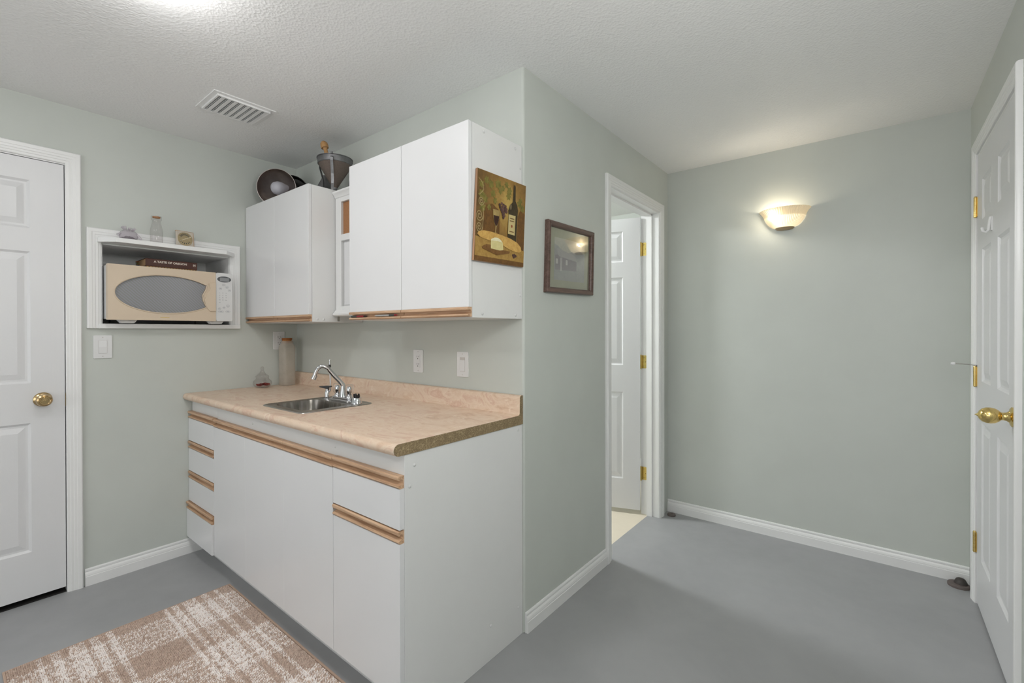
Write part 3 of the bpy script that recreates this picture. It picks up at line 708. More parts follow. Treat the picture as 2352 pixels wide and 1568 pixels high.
for (dy, z, ry, rz) in ((-.003, 1.5215, .009, .0072), (.014, 1.508, .009, .0072), (.028, 1.490, .008, .0072), (-.020, 1.4985, .008, .0066), (.019, 1.3985, .009, .008), (-.002, 1.388, .007, .006), (-.025, 1.3815, .008, .006), (-.018, 1.3645, .015, .0066), (.018, 1.3655, .013, .0056)):
    bt = oval_ring(cyp+dy, z, ry, rz).build('button', M_INK, cp)
    MB().box(fxw+.0002, fxw+.0005, cyp+dy-ry*.5, cyp+dy+ry*.5, z-.0012, z+.0012).build('button_print', M_INK, bt)
for i, ch in enumerate('123456789'):
    text(ch, .0085, M_INK, cp, MT(cyp-.024+.0165*(i % 3), 1.473-.0135*(i//3)), 'digit')
text('0', .0085, M_INK, cp, MT(cyp-.0075, 1.4325), 'digit')
for dy, z in ((-.024, 1.4325), (.009, 1.4325), (-.024, 1.4185)):
    MB().box(fxw+.0002, fxw+.0005, cyp+dy-.004, cyp+dy+.004, z-.0009, z+.0009).build('button_print', M_INK, cp)

mw.scale = (1, .985, .9815); mw.location.x += .038; mw.location.y -= .0121
# books on top of the microwave
def book(name, label, y0, y1, x0, x1, z0, z1, cover, pages):
    t = thing(name, label, 'book', ((x0+x1)/2, (y0+y1)/2, z0))
    c = .0022
    MB().box(x0, x1, y0, y1, z0, z0+c).box(x0, x1, y0, y1, z1-c, z1).box(x1-c, x1, y0, y1, z0+c, z1-c).build('cover', cover, t, bevel=.0008)
    MB().box(x0+.004, x1-c-.0002, y0+.003, y1-.003, z0+c, z1-c).build('page_block', pages, t)
    return t
M_BOOK = simple('brown_leatherette', rgb(76, 40, 28), .5, var=.12, vscale=60); M_PAGE = simple('tan_pages', rgb(186, 150, 112), .85, var=.1, vscale=150)
M_YEL = simple('ochre_cover', rgb(176, 134, 76), .6); M_GREEN = simple('green_tab', rgb(92, 112, 52), .7); M_ORANGE = simple('orange_tab', rgb(186, 98, 48), .7); M_BLUE = simple('blue_tab', rgb(70, 92, 110), .7)
zt = 1.5828
bk2 = book('comb_bound_book', 'thin tan comb-bound book lying under the brown cookbook', -.808, -.578, -.175, .004, zt, zt+.0165, M_YEL, M_PAGE)
for i in range(17):
    y = -.800+i*.0133
    MB().box(.0042, .0062, y, y+.0072, zt+.0075, zt+.0150).build('binding_comb', M_BLACK, bk2)
bk = book('cookbook', 'thick brown cookbook with a lettered spine on the microwave', -.812, -.575, -.180, .000, zt+.0167, zt+.0580, M_BOOK, M_PAGE)
M_CREAML = simple('cream_lettering', rgb(226, 214, 200), .5)
text('A TASTE OF OREGON', .0150, M_CREAML, bk, frame_mat((.0003, -.700, zt+.0430), (0, 1, 0), (0, 0, 1)), 'spine_lettering', bold=.0005, sx=1.02)
text('IHI', .017, M_CREAML, bk, frame_mat((.0003, -.589, zt+.0410), (0, 1, 0), (0, 0, 1)), 'spine_emblem', bold=.0004, sx=.62)
for i, m in enumerate((M_ORANGE, M_GREEN, M_YEL, M_BLUE, M_GREEN)):
    MB().box(-.172+.004*i, -.140+.003*i, -.818, -.809, zt+.050-.0068*i, zt+.0530-.0068*i).build('page_tab', m, bk)

# things on the nook shelf
ZS = 1.7165
M_TULLE = clear_glass('sheer_tulle', (.97, .96, .97, 1), .30, rgb(205, 196, 204)); M_LAV = simple('dried_lavender', rgb(70, 58, 66), .9, var=.4, vscale=200)
sa = thing('lavender_sachet', 'sheer pouch of dried lavender on the nook shelf, beside the bottle', 'sachet', (.055, -.893, ZS))
random.seed(3)
def blob(cx_, cy_, cz_, rx, ry, rz, n=16, m=9, amp=.08, cut=None):
    mb = MB(); vs_ = []; fs = []
    for j in range(m+1):
        th = PI*j/m
        for i in range(n):
            ph = 2*PI*i/n; k = 1+random.uniform(-amp, amp)
            z = cz_+rz*math.cos(th)*k
            if cut is not None: z = max(z, cut)
            vs_.append((cx_+rx*math.sin(th)*math.cos(ph)*k, cy_+ry*math.sin(th)*math.sin(ph)*k, z))
    for j in range(m):
        fs += [(j*n+i, j*n+(i+1) % n, (j+1)*n+(i+1) % n, (j+1)*n+i) for i in range(n)]
    return mb.add(vs_, fs)
pb = blob(.055, -.893, ZS+.018, .028, .038, .034, 18, 10, .10, ZS+.0005)
for k in range(9):
    a = k*2*PI/9; pb.tube([(.055+.008*math.cos(a), -.893+.014*math.sin(a), ZS+.046), (.055+.016*math.cos(a), -.893+.028*math.sin(a), ZS+.062+random.uniform(-.006, .006))], [.002, .0065], 5, cap=False)
pb.tube([(.07, -.865, ZS+.035), (.075, -.850, ZS+.012), (.078, -.846, ZS+.003)], [.004, .007, .003], 6); pb.tube([(.06, -.925, ZS+.032), (.065, -.938, ZS+.018)], [.004, .008], 6, cap=False)
pb.build('tulle_pouch', M_TULLE, sa, smooth=60)
lav = MB()
for k in range(150):
    a = random.uniform(0, 2*PI); rr = math.sqrt(random.random()); x = .055+.022*rr*math.cos(a); y = -.893+.031*rr*math.sin(a); z = ZS+.003+random.random()*.019*(1-rr*.7)
    d = Vector((random.uniform(-1, 1), random.uniform(-1, 1), random.uniform(-.4, .4))).normalized()*.0045
    lav.tube([(x-d.x, y-d.y, z), (x, y, z+abs(d.z)), (x+d.x, y+d.y, z+d.z*.5)], [.0008, .002, .0008], 5)
lo_ = lav.build('lavender_buds', M_LAV, sa); lo_['kind'] = 'stuff'
bo = thing('glass_milk_bottle', 'small clear glass bottle with a cork lid on the nook shelf', 'bottle', (.055, -.777, ZS))
prof = [(.0, .001), (.026, .001), (.0275, .004), (.0275, .062), (.0265, .074), (.0215, .096), (.0185, .110), (.0185, .120), (.0225, .123), (.023, .130), (.0235, .138), (.0225, .143), (.0195, .144), (.0180, .138)]
MB().lathe([(r_, ZS+z) for r_, z in prof], 28, Matrix.Translation((.055, -.777, 0)), close=False).build('bottle_glass', M_GLASS, bo, smooth=50)
MB().lathe([(.0, ZS+.134), (.0166, ZS+.134), (.0178, ZS+.1405), (0, ZS+.1405)], 20, Matrix.Translation((.055, -.777, 0))).build('cork', M_CORK, bo, smooth=40)
ck = thing('desk_gauge', 'square clear desk gauge with round gold dial on the nook shelf', 'gauge', (.058, -.649, ZS), Matrix.Rotation(math.radians(8), 3, 'Z'))
M_GOLD = simple('brushed_gold_dial', (.50, .40, .24, 1), .32, 1, var=.1, vscale=80); M_TAN = simple('tan_edge', rgb(186, 152, 118), .6)
tl = math.radians(6)
MC = WM[ck.name] @ Matrix.Rotation(-tl, 4, 'Y')
s = .0415
MB().box(-.008, .004, -s, s, .001, .001+2*s).xf(MC).build('acrylic_block', simple('frosted_acrylic', rgb(196, 186, 172), .25), ck, bevel=.001)
MB().box(-.0082, .0042, -s-.001, s+.001, 2*s+.001, 2*s+.003).box(-.0082, .0042, s, s+.002, .001, 2*s+.001).xf(MC).build('tan_edge', M_TAN, ck)
cdz = .001+s
Mdl = MC @ frame_mat((.004, 0, cdz), (0, 1, 0), (0, 0, 1))
dl = MB().lathe([(0, .0012), (.0365, .0012), (.0372, .0006), (.0372, 0), (0, 0)], 36, Mdl).build('dial', M_GOLD, ck, smooth=30)
tk = MB()
for i in range(13):
    a = math.radians(150-120*i/12); L = .009 if i % 2 else .012
    Mi_ = Mdl @ Matrix.Rotation(a, 4, 'Z'); tk2 = MB().box(.020, .020+L, -.0011, .0011, .0012, .0015).xf(Mi_); tk.add(tk2.v, tk2.f)
for i in range(6):
    a = math.radians(215+110*i/5); Mi_ = Mdl @ Matrix.Rotation(a, 4, 'Z'); tk2 = MB().box(.022, .029, -.0016, .0016, .0012, .0015).xf(Mi_); tk.add(tk2.v, tk2.f)
tk.build('scale_marks', M_PDARK, dl)['kind'] = 'stuff'
MB().box(-.030, .032, -.0009, .0009, .0018, .0026).lathe([(.0025, .0012), (.0025, .003)], 10).xf(Mdl @ Matrix.Rotation(math.radians(28), 4, 'Z')).build('needle', simple('bright_brass_needle', (.92, .82, .6, 1), .15, 1), dl)

# ------------------------------------------------------------------ jars on the counter
jr = thing('glass_candy_jar', 'small round lidded glass jar holding red chips on the counter', 'jar', (.072, -.252, ZC))
Mj = Matrix.Translation((.072, -.252, ZC))
jp = [(0, .002), (.030, .0005), (.040, .006), (.050, .018), (.0525, .030), (.049, .042), (.038, .051), (.0345, .057), (.036, .0655)]
MB().lathe(jp, 32, Mj, close=False).build('jar_bowl', M_GLASS, jr, smooth=50)
lidp = [(.037, .0665), (.0385, .0690), (.037, .0715), (.033, .0735), (.022, .083), (.014, .093), (.009, .103), (.0085, .112), (.0098, .118), (.0085, .125), (.004, .129), (0, .130)]
MB().lathe(lidp, 28, Mj, close=False).build('jar_lid', M_GLASS, jr, smooth=50)
M_CHILI = simple('red_chips', rgb(132, 46, 40), .5, var=.35, vscale=90)
ch = MB()
for k in range(40):
    a = random.uniform(0, 2*PI); rr = .037*math.sqrt(random.random()); z = .010+random.random()*.016
    ch.box(-.009, .009, -.005, .005, -.0022, .0022); c8 = ch.v[-8:]; Mt = Mj @ Matrix.Translation((rr*math.cos(a), rr*math.sin(a), z)) @ Matrix.Rotation(random.uniform(0, PI), 4, 'Z') @ Matrix.Rotation(random.uniform(-.4, .4), 4, 'X')
    ch.v[-8:] = [tuple(Mt @ Vector(p)) for p in c8]
co = ch.build('red_chips', M_CHILI, jr); co['kind'] = 'stuff'
tj = thing('tall_glass_bottle', 'tall dusty square glass bottle with a cork in the counter corner', 'bottle', (.068, -.098, ZC))
Mj = Matrix.Translation((.068, -.098, ZC)) @ Matrix.Rotation(math.radians(8), 4, 'Z')
bp = [(0, .001), (.037, .001), (.0395, .005), (.0395, .240), (.0375, .253), (.031, .264), (.0285, .272), (.0285, .284)]
MB().lathe(bp, 36, Mj, power=5, close=False).build('bottle_glass', M_GLASSM, tj, smooth=50)
MB().lathe([(0, .272), (.0262, .272), (.0275, .290), (0, .290)], 24, Mj).build('cork', M_CORK, tj, smooth=40)
MB().lathe([(0, .290), (.0305, .290), (.0305, .3035), (0, .3035)], 24, Mj).build('cork_lid', simple('dark_cork_lid', rgb(150, 92, 44), .8, var=.15, vscale=90), tj, smooth=40)

# ------------------------------------------------------------------ switches and outlets
def plate(name, label, cat, M, kind):
    t = thing(name, label, cat, M.translation)
    w_, h_ = (.036, .0575)
    MB().prism(rrect(-w_, w_, -h_, h_, .004, 3), 'z', 0, .005).xf(M).build('cover_plate', M_PLATE, t, bevel=.0015)
    if kind == 'rocker':
        MB().prism(rrect(-.0165, .0165, -.033, .033, .001, 2), 'z', .005, .0056).xf(M).build('switch_frame', M_EDGE, t)
        MB().add([(-.0155, -.032, .0075), (.0155, -.032, .0075), (.0155, .032, .0062), (-.0155, .032, .0062), (-.0155, -.032, .005), (.0155, -.032, .005), (.0155, .032, .005), (-.0155, .032, .005), (-.0155, 0, .0088), (.0155, 0, .0088)],
                 [(0, 1, 9, 8), (8, 9, 2, 3), (4, 5, 1, 0), (2, 6, 7, 3), (4, 0, 8, 3, 7), (1, 5, 6, 2, 9), (7, 6, 5, 4)]).xf(M).build('rocker', M_PLATE, t)
    elif kind == 'toggle_slot':
        MB().prism(rrect(-.0165, .0165, -.033, .033, .001, 2), 'z', .005, .0056).xf(M).build('switch_frame', M_EDGE, t)
        MB().box(-.0155, .0155, -.032, .0195, .005, .0074).xf(M).build('rocker', M_PLATE, t, bevel=.0008)
        MB().box(-.0155, .0155, .0215, .030, .005, .006).xf(M).build('slider', M_EDGE, t)
    else:
        MB().prism(rrect(-.0165, .0165, -.033, .033, .004, 3), 'z', .005, .0065).xf(M).build('receptacle', M_PLATE, t)
        for zc in (.0185, -.0185):
            MB().box(-.0075, -.0055, zc, zc+.009, .0065, .0068).box(.0055, .0075, zc+.001, zc+.008, .0065, .0068).lathe([(.0026, .0065), (.0026, .0068)], 10, Matrix.Translation((0, zc-.006, 0))).xf(M).build('socket_slots', M_SLOT, t)
    for zc in (.0475, -.0475):
        MB().lathe([(.0024, .005), (.0024, .0058), (0, .006)], 10, Matrix.Translation((0, zc, 0))).xf(M).build('screw', M_EDGE, t)
    return t
plate('light_switch', 'white rocker light switch below the microwave nook', 'switch', frame_mat((0, -.9865, 1.173), (0, 1, 0), (0, 0, 1)), 'rocker')
plate('power_outlet', 'white power outlet half hidden behind the tall corner bottle', 'outlet', frame_mat((0, -.119, 1.190), (0, 1, 0), (0, 0, 1)), 'outlet')
plate('power_outlet', 'white power outlet above the backsplash, left of the wall switch', 'outlet', frame_mat((1.247, 0, 1.099), (1, 0, 0), (0, 0, 1)), 'outlet')
plate('light_switch', 'white switch above the backsplash near the wall corner', 'switch', frame_mat((1.558, 0, 1.096), (1, 0, 0), (0, 0, 1)), 'toggle_slot')

# ------------------------------------------------------------------ things on the corner wall cabinet
ZT = 2.0062
def axis_mat(p, d):
    d = Vector(d).normalized(); a = d.cross(Vector((0, 0, 1))).normalized(); return frame_mat(p, a, d.cross(a) * 1.0) if False else Matrix.Translation(Vector(p)) @ d.to_track_quat('Z', 'Y').to_matrix().to_4x4()
M_ALU = simple('dull_aluminium', (.34, .305, .285, 1), .36, 1, var=.2, vscale=14); M_BULB = simple('frosted_bulb', rgb(190, 188, 196), .5)
dax = Vector((.72, -.68, -.05)).normalized()
lc = Vector((.195, -.212, ZT+.112))
cl = thing('clamp_work_lamp', 'bare aluminium reflector work lamp lying on the corner cabinet', 'lamp', (lc.x, lc.y, ZT))
Ml = axis_mat(lc, dax)
rp = [(.030, -.092), (.032, -.070), (.060, -.058), (.088, -.034), (.104, -.006), (.110, .018), (.113, .018), (.107, -.008), (.090, -.038), (.062, -.062), (.036, -.074), (.033, -.094)]
MB().lathe(rp, 40, Ml, close=False).build('reflector', M_ALU, cl, smooth=50)
MB().lathe([(.0, -.099), (.021, -.099), (.022, -.075), (.018, -.066), (.0, -.066)], 20, Ml).build('socket', M_BLACK, cl, smooth=40)
MB().lathe([(.026, -.070), (.034, -.066), (.036, -.0655), (.026, -.064)], 24, Ml).build('collar_ring', M_CORKB, cl, smooth=40)
MB().lathe([(.0, -.066), (.013, -.064), (.016, -.045), (.026, -.02), (.031, .002), (.028, .022), (.016, .034), (0, .037)], 22, axis_mat(lc+Vector((0, 0, 0)), (dax+Vector((-.25, -.42, -.34))).normalized()) @ Matrix.Translation((0, 0, -.012)) @ Matrix.Diagonal((1.3, 1.3, 1.25, 1))).build('bulb', M_BULB, cl, smooth=60)
pc = Vector((.150, -.112, ZT+.1145)); pax = Vector((.72, -.68, .0)).normalized()
pn = thing('black_pan', 'black pan standing on edge behind the work lamp', 'pan', (pc.x, pc.y, ZT))
Mp = axis_mat(pc, pax)
MB().lathe([(0, -.040), (.096, -.040), (.106, -.034), (.112, .0), (.114, .002), (.110, .002), (.102, -.032), (0, -.037)], 40, Mp).build('pan_body', M_BLACKM, pn, smooth=40)
MB().lathe([(0, -.0415), (.078, -.0415), (.078, -.0402), (0, -.0402)], 32, Mp).build('pan_base', M_ALU, pn, smooth=40)

M_TIN = simple('tarnished_tin', (.20, .20, .205, 1), .45, .8, var=.25, vscale=25)
def mesh_mat():
    t = NT('perforated_tin'); v = t.mapping((1, 1, 1))
    vo = t.new('ShaderNodeTexVoronoi'); vo.inputs['Scale'].default_value = 420; t.link(v, vo.inputs['Vector'])
    r_ = t.ramp(vo.outputs['Distance'], [(.28, (0, 0, 0, 1)), (.36, (1, 1, 1, 1))])
    p = pbsdf(t, (.22, .175, .15, 1), .45, .7)
    tr = t.new('ShaderNodeBsdfTransparent'); mx = t.new('ShaderNodeMixShader')
    mth = t.new('ShaderNodeMath', operation='MULTIPLY_ADD'); t.link(r_, mth.inputs[0]); mth.inputs[1].default_value = .45; mth.inputs[2].default_value = .50
    t.link(mth.outputs[0], mx.inputs[0]); t.link(tr.outputs[0], mx.inputs[1]); t.link(p.outputs[0], mx.inputs[2]); t.link(mx.outputs[0], t.out.inputs[0])
    return t.m
M_PERF = mesh_mat()
sx, sy = .694, -.126
sv = thing('conical_sieve', 'old conical tin food sieve on a metal stand atop the corner cabinet', 'sieve', (sx, sy, ZT))
Ms = Matrix.Translation((sx, sy, ZT))
MB().lathe([(.010, .034), (.086, .162), (.0875, .162), (.0115, .034)], 36, Ms, close=False).build('mesh_cone', M_PERF, sv, smooth=50)
MB().lathe([(.086, .160), (.090, .162), (.091, .190), (.0945, .192), (.0945, .195), (.089, .195), (.087, .190), (.0855, .162)], 40, Ms, close=False).build('rim_band', M_TIN, sv, smooth=40)
MB().lathe([(0, .024), (.009, .024), (.012, .029), (.0128, .038), (.0105, .038), (.009, .031), (0, .028)], 20, Ms).build('tip_cup', M_TIN, sv, smooth=40)
for a in (math.radians(200), math.radians(320), math.radians(80)):
    c_, s2 = math.cos(a), math.sin(a); lg = MB()
    pth = [(.092, .180), (.101, .172), (.100, .154), (.080, .09), (.076, .04), (.084, .0006)]
    vs_ = []
    for (r_, z) in pth:
        for (dr, dt) in ((0, -.007), (0, .007), (.0022, .007), (.0022, -.007)):
            vs_.append((sx+(r_+dr)*c_-dt*s2, sy+(r_+dr)*s2+dt*c_, ZT+z))
    fs = [(0, 1, 2, 3), tuple(len(vs_)-4+k for k in (3, 2, 1, 0))]
    for j in range(len(pth)-1): fs += [(j*4+k, j*4+(k+1) % 4, j*4+4+(k+1) % 4, j*4+4+k) for k in range(4)]
    lg.add(vs_, fs).build('leg', M_TIN, sv)
    MB().lathe([(0, 0), (.006, 0), (.006, .010), (0, .011)], 10, Matrix.Translation((sx+.095*c_, sy+.095*s2, ZT+.192))).build('leg_knob', M_TIN, sv, smooth=40)
ps = thing('wooden_pestle', 'turned wooden pestle resting inside the conical sieve', 'pestle', (sx, sy, ZT+.03))
pa = Vector((sx+.002, sy-.002, ZT+.052)); pbv = Vector((sx-.052, sy-.040, ZT+.296)); Mq = axis_mat(pa, pbv-pa); Lp = (pbv-pa).length
M_PEST = simple('turned_pale_wood', rgb(178, 136, 88), .5, var=.12, vscale=30)
MB().lathe([(0, 0), (.010, .004), (.022, .06), (.026, .13), (.022, .165), (.011, .185), (.010, .20), (.0135, .215), (.0195, Lp-.040), (.021, Lp-.026), (.0185, Lp-.012), (.011, Lp-.003), (0, Lp)], 24, Mq).build('pestle_body', M_PEST, ps, smooth=60)
tinp = thing('tin_funnel', 'grey tin funnel standing behind the conical sieve', 'funnel', (.520, -.088, ZT))
MB().lathe([(.068, .0), (.069, .004), (.045, .080), (.022, .125), (.014, .150), (.012, .150), (.020, .122), (.043, .078), (.066, .004)], 30, Matrix.Translation((.520, -.088, ZT)), close=False).build('funnel_cone', M_TIN, tinp, smooth=50)

# ------------------------------------------------------------------ wine painting on the cabinet side
def on_wall(origin_tl, u, v, n):
    """u right, v down, n out of the wall; returns f(uu, vv, d) -> world"""
    return lambda a, b, d=0.0: Vector(origin_tl)+Vector(u)*a+Vector(v)*b+Vector(n)*d
tilt = math.radians(3.6); PW, PHh = .292, .337
u_ = Vector((0, math.cos(.0), 0)); 
uu = Vector((0, math.cos(math.radians(-.9)), math.sin(math.radians(.9)))); vv = Vector((0, -math.sin(tilt), -math.cos(tilt)))
TL = Vector((1.9035, -.2830, 1.8405))
pf = lambda a, b, d=0.0: TL+uu*(a*PW)+vv*(b*PHh)+Vector((d, 0, 0))
pt = thing('wine_painting', 'unframed wooden print of wine, grapes, bread and cheese on the cabinet side', 'painting', tuple(pf(.5, 1)))
def art_mat(name, c0, c1, scale=9):
    t = NT(name); v = t.mapping(); f = t.noise(v, scale*6, 6, .65, .6); c = t.ramp(f, [(.3, c0), (.7, c1)]); pbsdf(t, c, .55, 0, .3); return t.m
def art_bg():
    t = NT('painted_backdrop'); v = t.mapping()
    sx_ = t.new('ShaderNodeSeparateXYZ'); t.link(v, sx_.inputs[0])
    f = t.noise(v, 22, 7, .65, .8)
    gr = t.new('ShaderNodeTexGradient', gradient_type='SPHERICAL'); mp = t.new('ShaderNodeMapping')
    mp.inputs['Scale'].default_value = (0.0, 6.0, 4.6); mp.inputs['Location'].default_value = (0, -.3, -1.06)
    t.link(t.tc.outputs['Object'], mp.inputs[0]); t.link(mp.outputs[0], gr.inputs[0])
    ad = t.new('ShaderNodeMath', operation='MULTIPLY_ADD'); t.link(f, ad.inputs[0]); ad.inputs[1].default_value = .55; ad2 = t.new('ShaderNodeMath', operation='MULTIPLY'); t.link(gr.outputs['Fac'], ad2.inputs[0]); ad2.inputs[1].default_value = .62; t.link(ad2.outputs[0], ad.inputs[2])
    c = t.ramp(ad.outputs[0], [(.12, rgb(84, 64, 38)), (.35, rgb(116, 88, 48)), (.6, rgb(148, 114, 58)), (.85, rgb(186, 156, 86))])
    pbsdf(t, c, .5, 0, .3); return t.m
def quadbox(fn, pts, d0, d1):
    n = len(pts); mb = MB(); mb.add([fn(a, b, d1) for a, b in pts]+[fn(a, b, d0) for a, b in pts], [tuple(range(n)), tuple(range(2*n-1, n-1, -1))]+[(i, (i+1) % n, (i+1) % n+n, i+n) for i in range(n)]); return mb
T = .0095
quadbox(pf, [(0, 0), (1, 0), (1, 1), (0, 1)], 0, T).build('panel_board', simple('painting_wood_edge', rgb(168, 128, 96), .6), pt)
lay = [T]
def art(name, pts, mat, par=None):
    lay[0] += .00006
    return quadbox(pf, pts, lay[0]-.00003, lay[0]+.00012).build(name, mat, pt)
art('backdrop', [(.002, .002), (.998, .002), (.998, .998), (.002, .998)], art_bg())
A_TABLE = art_mat('painted_table', rgb(148, 112, 56), rgb(180, 146, 80)); A_TEDGE = art_mat('painted_table_edge', rgb(96, 66, 34), rgb(124, 88, 46))
A_DARK = art_mat('painted_dark_arch', rgb(92, 64, 32), rgb(122, 86, 42)); A_LEAF = art_mat('painted_leaves', rgb(96, 94, 42), rgb(140, 128, 64)); A_SCROLL = art_mat('painted_scrollwork', rgb(150, 130, 88), rgb(176, 156, 110))
art('painted_arch', [(.13, .98), (.13, .42), (.20, .36), (.30, .34), (.46, .40), (.46, .98)], A_DARK)
art('painted_arch', [(.84, .98), (.84, .40), (.90, .30), (.99, .36), (.99, .98)], A_DARK)
def disc(a, b, ra, rb, n=14, rot=0): return [(a+ra*math.cos(2*PI*i/n+rot), b+rb*math.sin(2*PI*i/n+rot)) for i in range(n)]
def leaf(a, b, s_, rot):
    pts = []
    for i in range(12):
        th = 2*PI*i/12; k = s_*(1 if i % 2 else .62); x, y = k*math.cos(th+rot), k*math.sin(th+rot); pts.append((a+x*.95, b+y*.9))
    return pts
random.seed(11)
for (a, b) in ((.175, .096), (.093, .269), (.306, .224), (.572, .074), (.638, .136), (.888, .207), (.239, .389), (.117, .408), (.40, .10), (.26, .13), (.45, .17), (.16, .31), (.35, .30), (.50, .13), (.62, .20), (.86, .25), (.93, .30), (.08, .16)):
    art('painted_leaf', leaf(a, b, random.uniform(.045, .075), random.random()*3), A_LEAF)
def ribbon(pts, w):
    L = []; R = []
    for i, p in enumerate(pts):
        q0 = pts[max(i-1, 0)]; q1 = pts[min(i+1, len(pts)-1)]; dx, dy = q1[0]-q0[0], q1[1]-q0[1]; l_ = math.hypot(dx, dy) or 1
        L.append((p[0]-dy/l_*w, p[1]+dx/l_*w)); R.append((p[0]+dy/l_*w, p[1]-dx/l_*w))
    return L, R
def art_ribbon(name, pts, w, mat):
    L, R = ribbon(pts, w); lay[0] += .00006; d = lay[0]+.0001; mb = MB(); n = len(L)
    mb.add([pf(a, b, d) for a, b in L]+[pf(a, b, d) for a, b in R], [(i, i+1, n+i+1, n+i) for i in range(n-1)]).build(name, mat, pt)
for (a, b, s_) in ((.085, .345, .055), (.062, .505, .068), (.066, .632, .062)):
    art_ribbon('painted_scroll', [(a+s_*(1-k/26)*math.cos(.55*k), b+s_*(1-k/26)*math.sin(.55*k)) for k in range(24)], .006, A_SCROLL)
art_ribbon('painted_scroll', [(.13, .42), (.135, .52), (.13, .62), (.12, .68)], .005, A_SCROLL)
art_ribbon('painted_scroll', [(.02, .1), (.10, .15), (.12, .22), (.05, .28)], .005, A_SCROLL)
art('painted_table', [(.003, .735), (.997, .805), (.997, .947), (.003, .946)], A_TABLE)
art('painted_table_edge', [(.003, .946), (.997, .947), (.997, .997), (.003, .997)], A_TEDGE)
art('painted_bottle', [(.724, .042), (.751, .036), (.763, .063), (.77, .23), (.808, .274), (.831, .331), (.827, .392), (.82, .558), (.814, .741), (.625, .721), (.626, .544), (.63, .408), (.622, .367), (.649, .303), (.707, .254), (.718, .188), (.718, .073)], art_mat('painted_bottle_glass', rgb(52, 44, 28), rgb(74, 62, 40)))
art('painted_bottle_gleam', disc(.672, .315, .022, .035), art_mat('painted_gleam', rgb(104, 92, 66), rgb(126, 112, 84)))
art('painted_label', [(.633, .409), (.782, .407), (.776, .642), (.633, .636)], art_mat('painted_label_paper', rgb(186, 168, 116), rgb(202, 184, 132)))
for b_ in (.445, .475, .60): art('painted_label_line', [(.66, b_), (.755, b_), (.755, b_+.010), (.66, b_+.010)], A_DARK)
art('painted_label_seal', disc(.707, .54, .018, .018), art_mat('painted_seal', rgb(140, 70, 40), rgb(158, 88, 50)))
art('painted_cork', [(.726, .02), (.748, .018), (.751, .045), (.722, .047)], A_TABLE)
art('painted_glass', [(.309, .398), (.447, .396), (.438, .488), (.412, .566), (.391, .587), (.382, .652), (.411, .659), (.349, .658), (.369, .652), (.372, .586), (.338, .544), (.319, .473)], art_mat('painted_clear_glass', rgb(150, 128, 78), rgb(176, 152, 98)))
art('painted_wine', [(.324, .465), (.436, .464), (.429, .514), (.405, .571), (.375, .584), (.342, .543)], art_mat('painted_red_wine', rgb(48, 28, 22), rgb(62, 38, 30)))
G1 = art_mat('painted_grapes', rgb(86, 60, 54), rgb(116, 84, 74)); G2 = art_mat('painted_dark_grapes', rgb(66, 46, 44), rgb(92, 66, 60))
for k, (a, b) in enumerate(((.44, .33), (.48, .31), (.52, .32), (.56, .33), (.45, .355), (.50, .345), (.54, .355), (.58, .36), (.47, .38), (.51, .375), (.55, .385), (.585, .39), (.49, .405), (.53, .41), (.51, .435), (.54, .44), (.52, .465))):
    art('painted_grape', disc(a, b, .021, .018, 12), G1 if k % 2 else G2)
for (a, b) in ((.75, .88), (.78, .875), (.81, .885), (.77, .90)): art('painted_grape', disc(a, b, .019, .016, 12), G2)
art('painted_bread', [(.028, .712), (.057, .681), (.149, .662), (.287, .66), (.488, .671), (.675, .689), (.831, .721), (.919, .771), (.93, .813), (.885, .836), (.761, .833), (.621, .81), (.48, .772), (.278, .762), (.092, .744)], art_mat('painted_crust', rgb(186, 140, 70), rgb(216, 178, 104)))
art('painted_board', [(.121, .839), (.204, .807), (.289, .806), (.538, .84), (.677, .842), (.671, .864), (.412, .911), (.13, .858)], art_mat('painted_board_wood', rgb(108, 74, 38), rgb(134, 96, 52)))
art('painted_cheese', [(.286, .757), (.292, .74), (.353, .717), (.414, .712), (.477, .727), (.525, .758), (.538, .84), (.469, .852), (.292, .846)], art_mat('painted_cheese_body', rgb(206, 192, 132), rgb(220, 208, 152)))
art('painted_cheese_rind', [(.286, .757), (.292, .74), (.353, .717), (.414, .712), (.477, .727), (.517, .755), (.417, .75)], art_mat('painted_rind', rgb(222, 214, 178), rgb(232, 226, 194)))

# ------------------------------------------------------------------ framed picture
FW, FH = .412, .319
uF = Vector((0, math.cos(math.radians(1.2)), math.sin(math.radians(1.2)))); vF = Vector((0, -math.sin(math.radians(2.4)), -math.cos(math.radians(2.4))))
TLF = Vector((XP+.0008, .1555, 1.7365))
ff = lambda a, b, d=0.0: TLF+uF*a+vF*b+Vector((d, 0, 0))
fp = thing('framed_picture', 'brown framed house print behind glass on the hall wall', 'picture', tuple(ff(FW/2, FH)))
M_FRAME = wood('bronze_brown_frame', rgb(62, 46, 40), rgb(92, 70, 62), rgb(122, 98, 86), 'y', .6, .32)
FP = [(0, 0), (0, .017), (.003, .0215), (.010, .0235), (.019, .021), (.0235, .0165), (.0245, .012), (.0245, .006), (.0245, 0)]
cor = [(0, 0), (FW, 0), (FW, FH), (0, FH)]; sg = [(1, 1), (-1, 1), (-1, -1), (1, -1)]
for i in range(4):
    j = (i+1) % 4; n = len(FP)
    A_ = [ff(cor[i][0]+sg[i][0]*o, cor[i][1]+sg[i][1]*o, h) for o, h in FP]; B_ = [ff(cor[j][0]+sg[j][0]*o, cor[j][1]+sg[j][1]*o, h) for o, h in FP]
    MB().add(A_+B_, [tuple(range(n)), tuple(range(2*n-1, n-1, -1))]+[(k, (k+1) % n, (k+1) % n+n, k+n) for k in range(n)]).build('frame_rail', M_FRAME, fp, smooth=35)
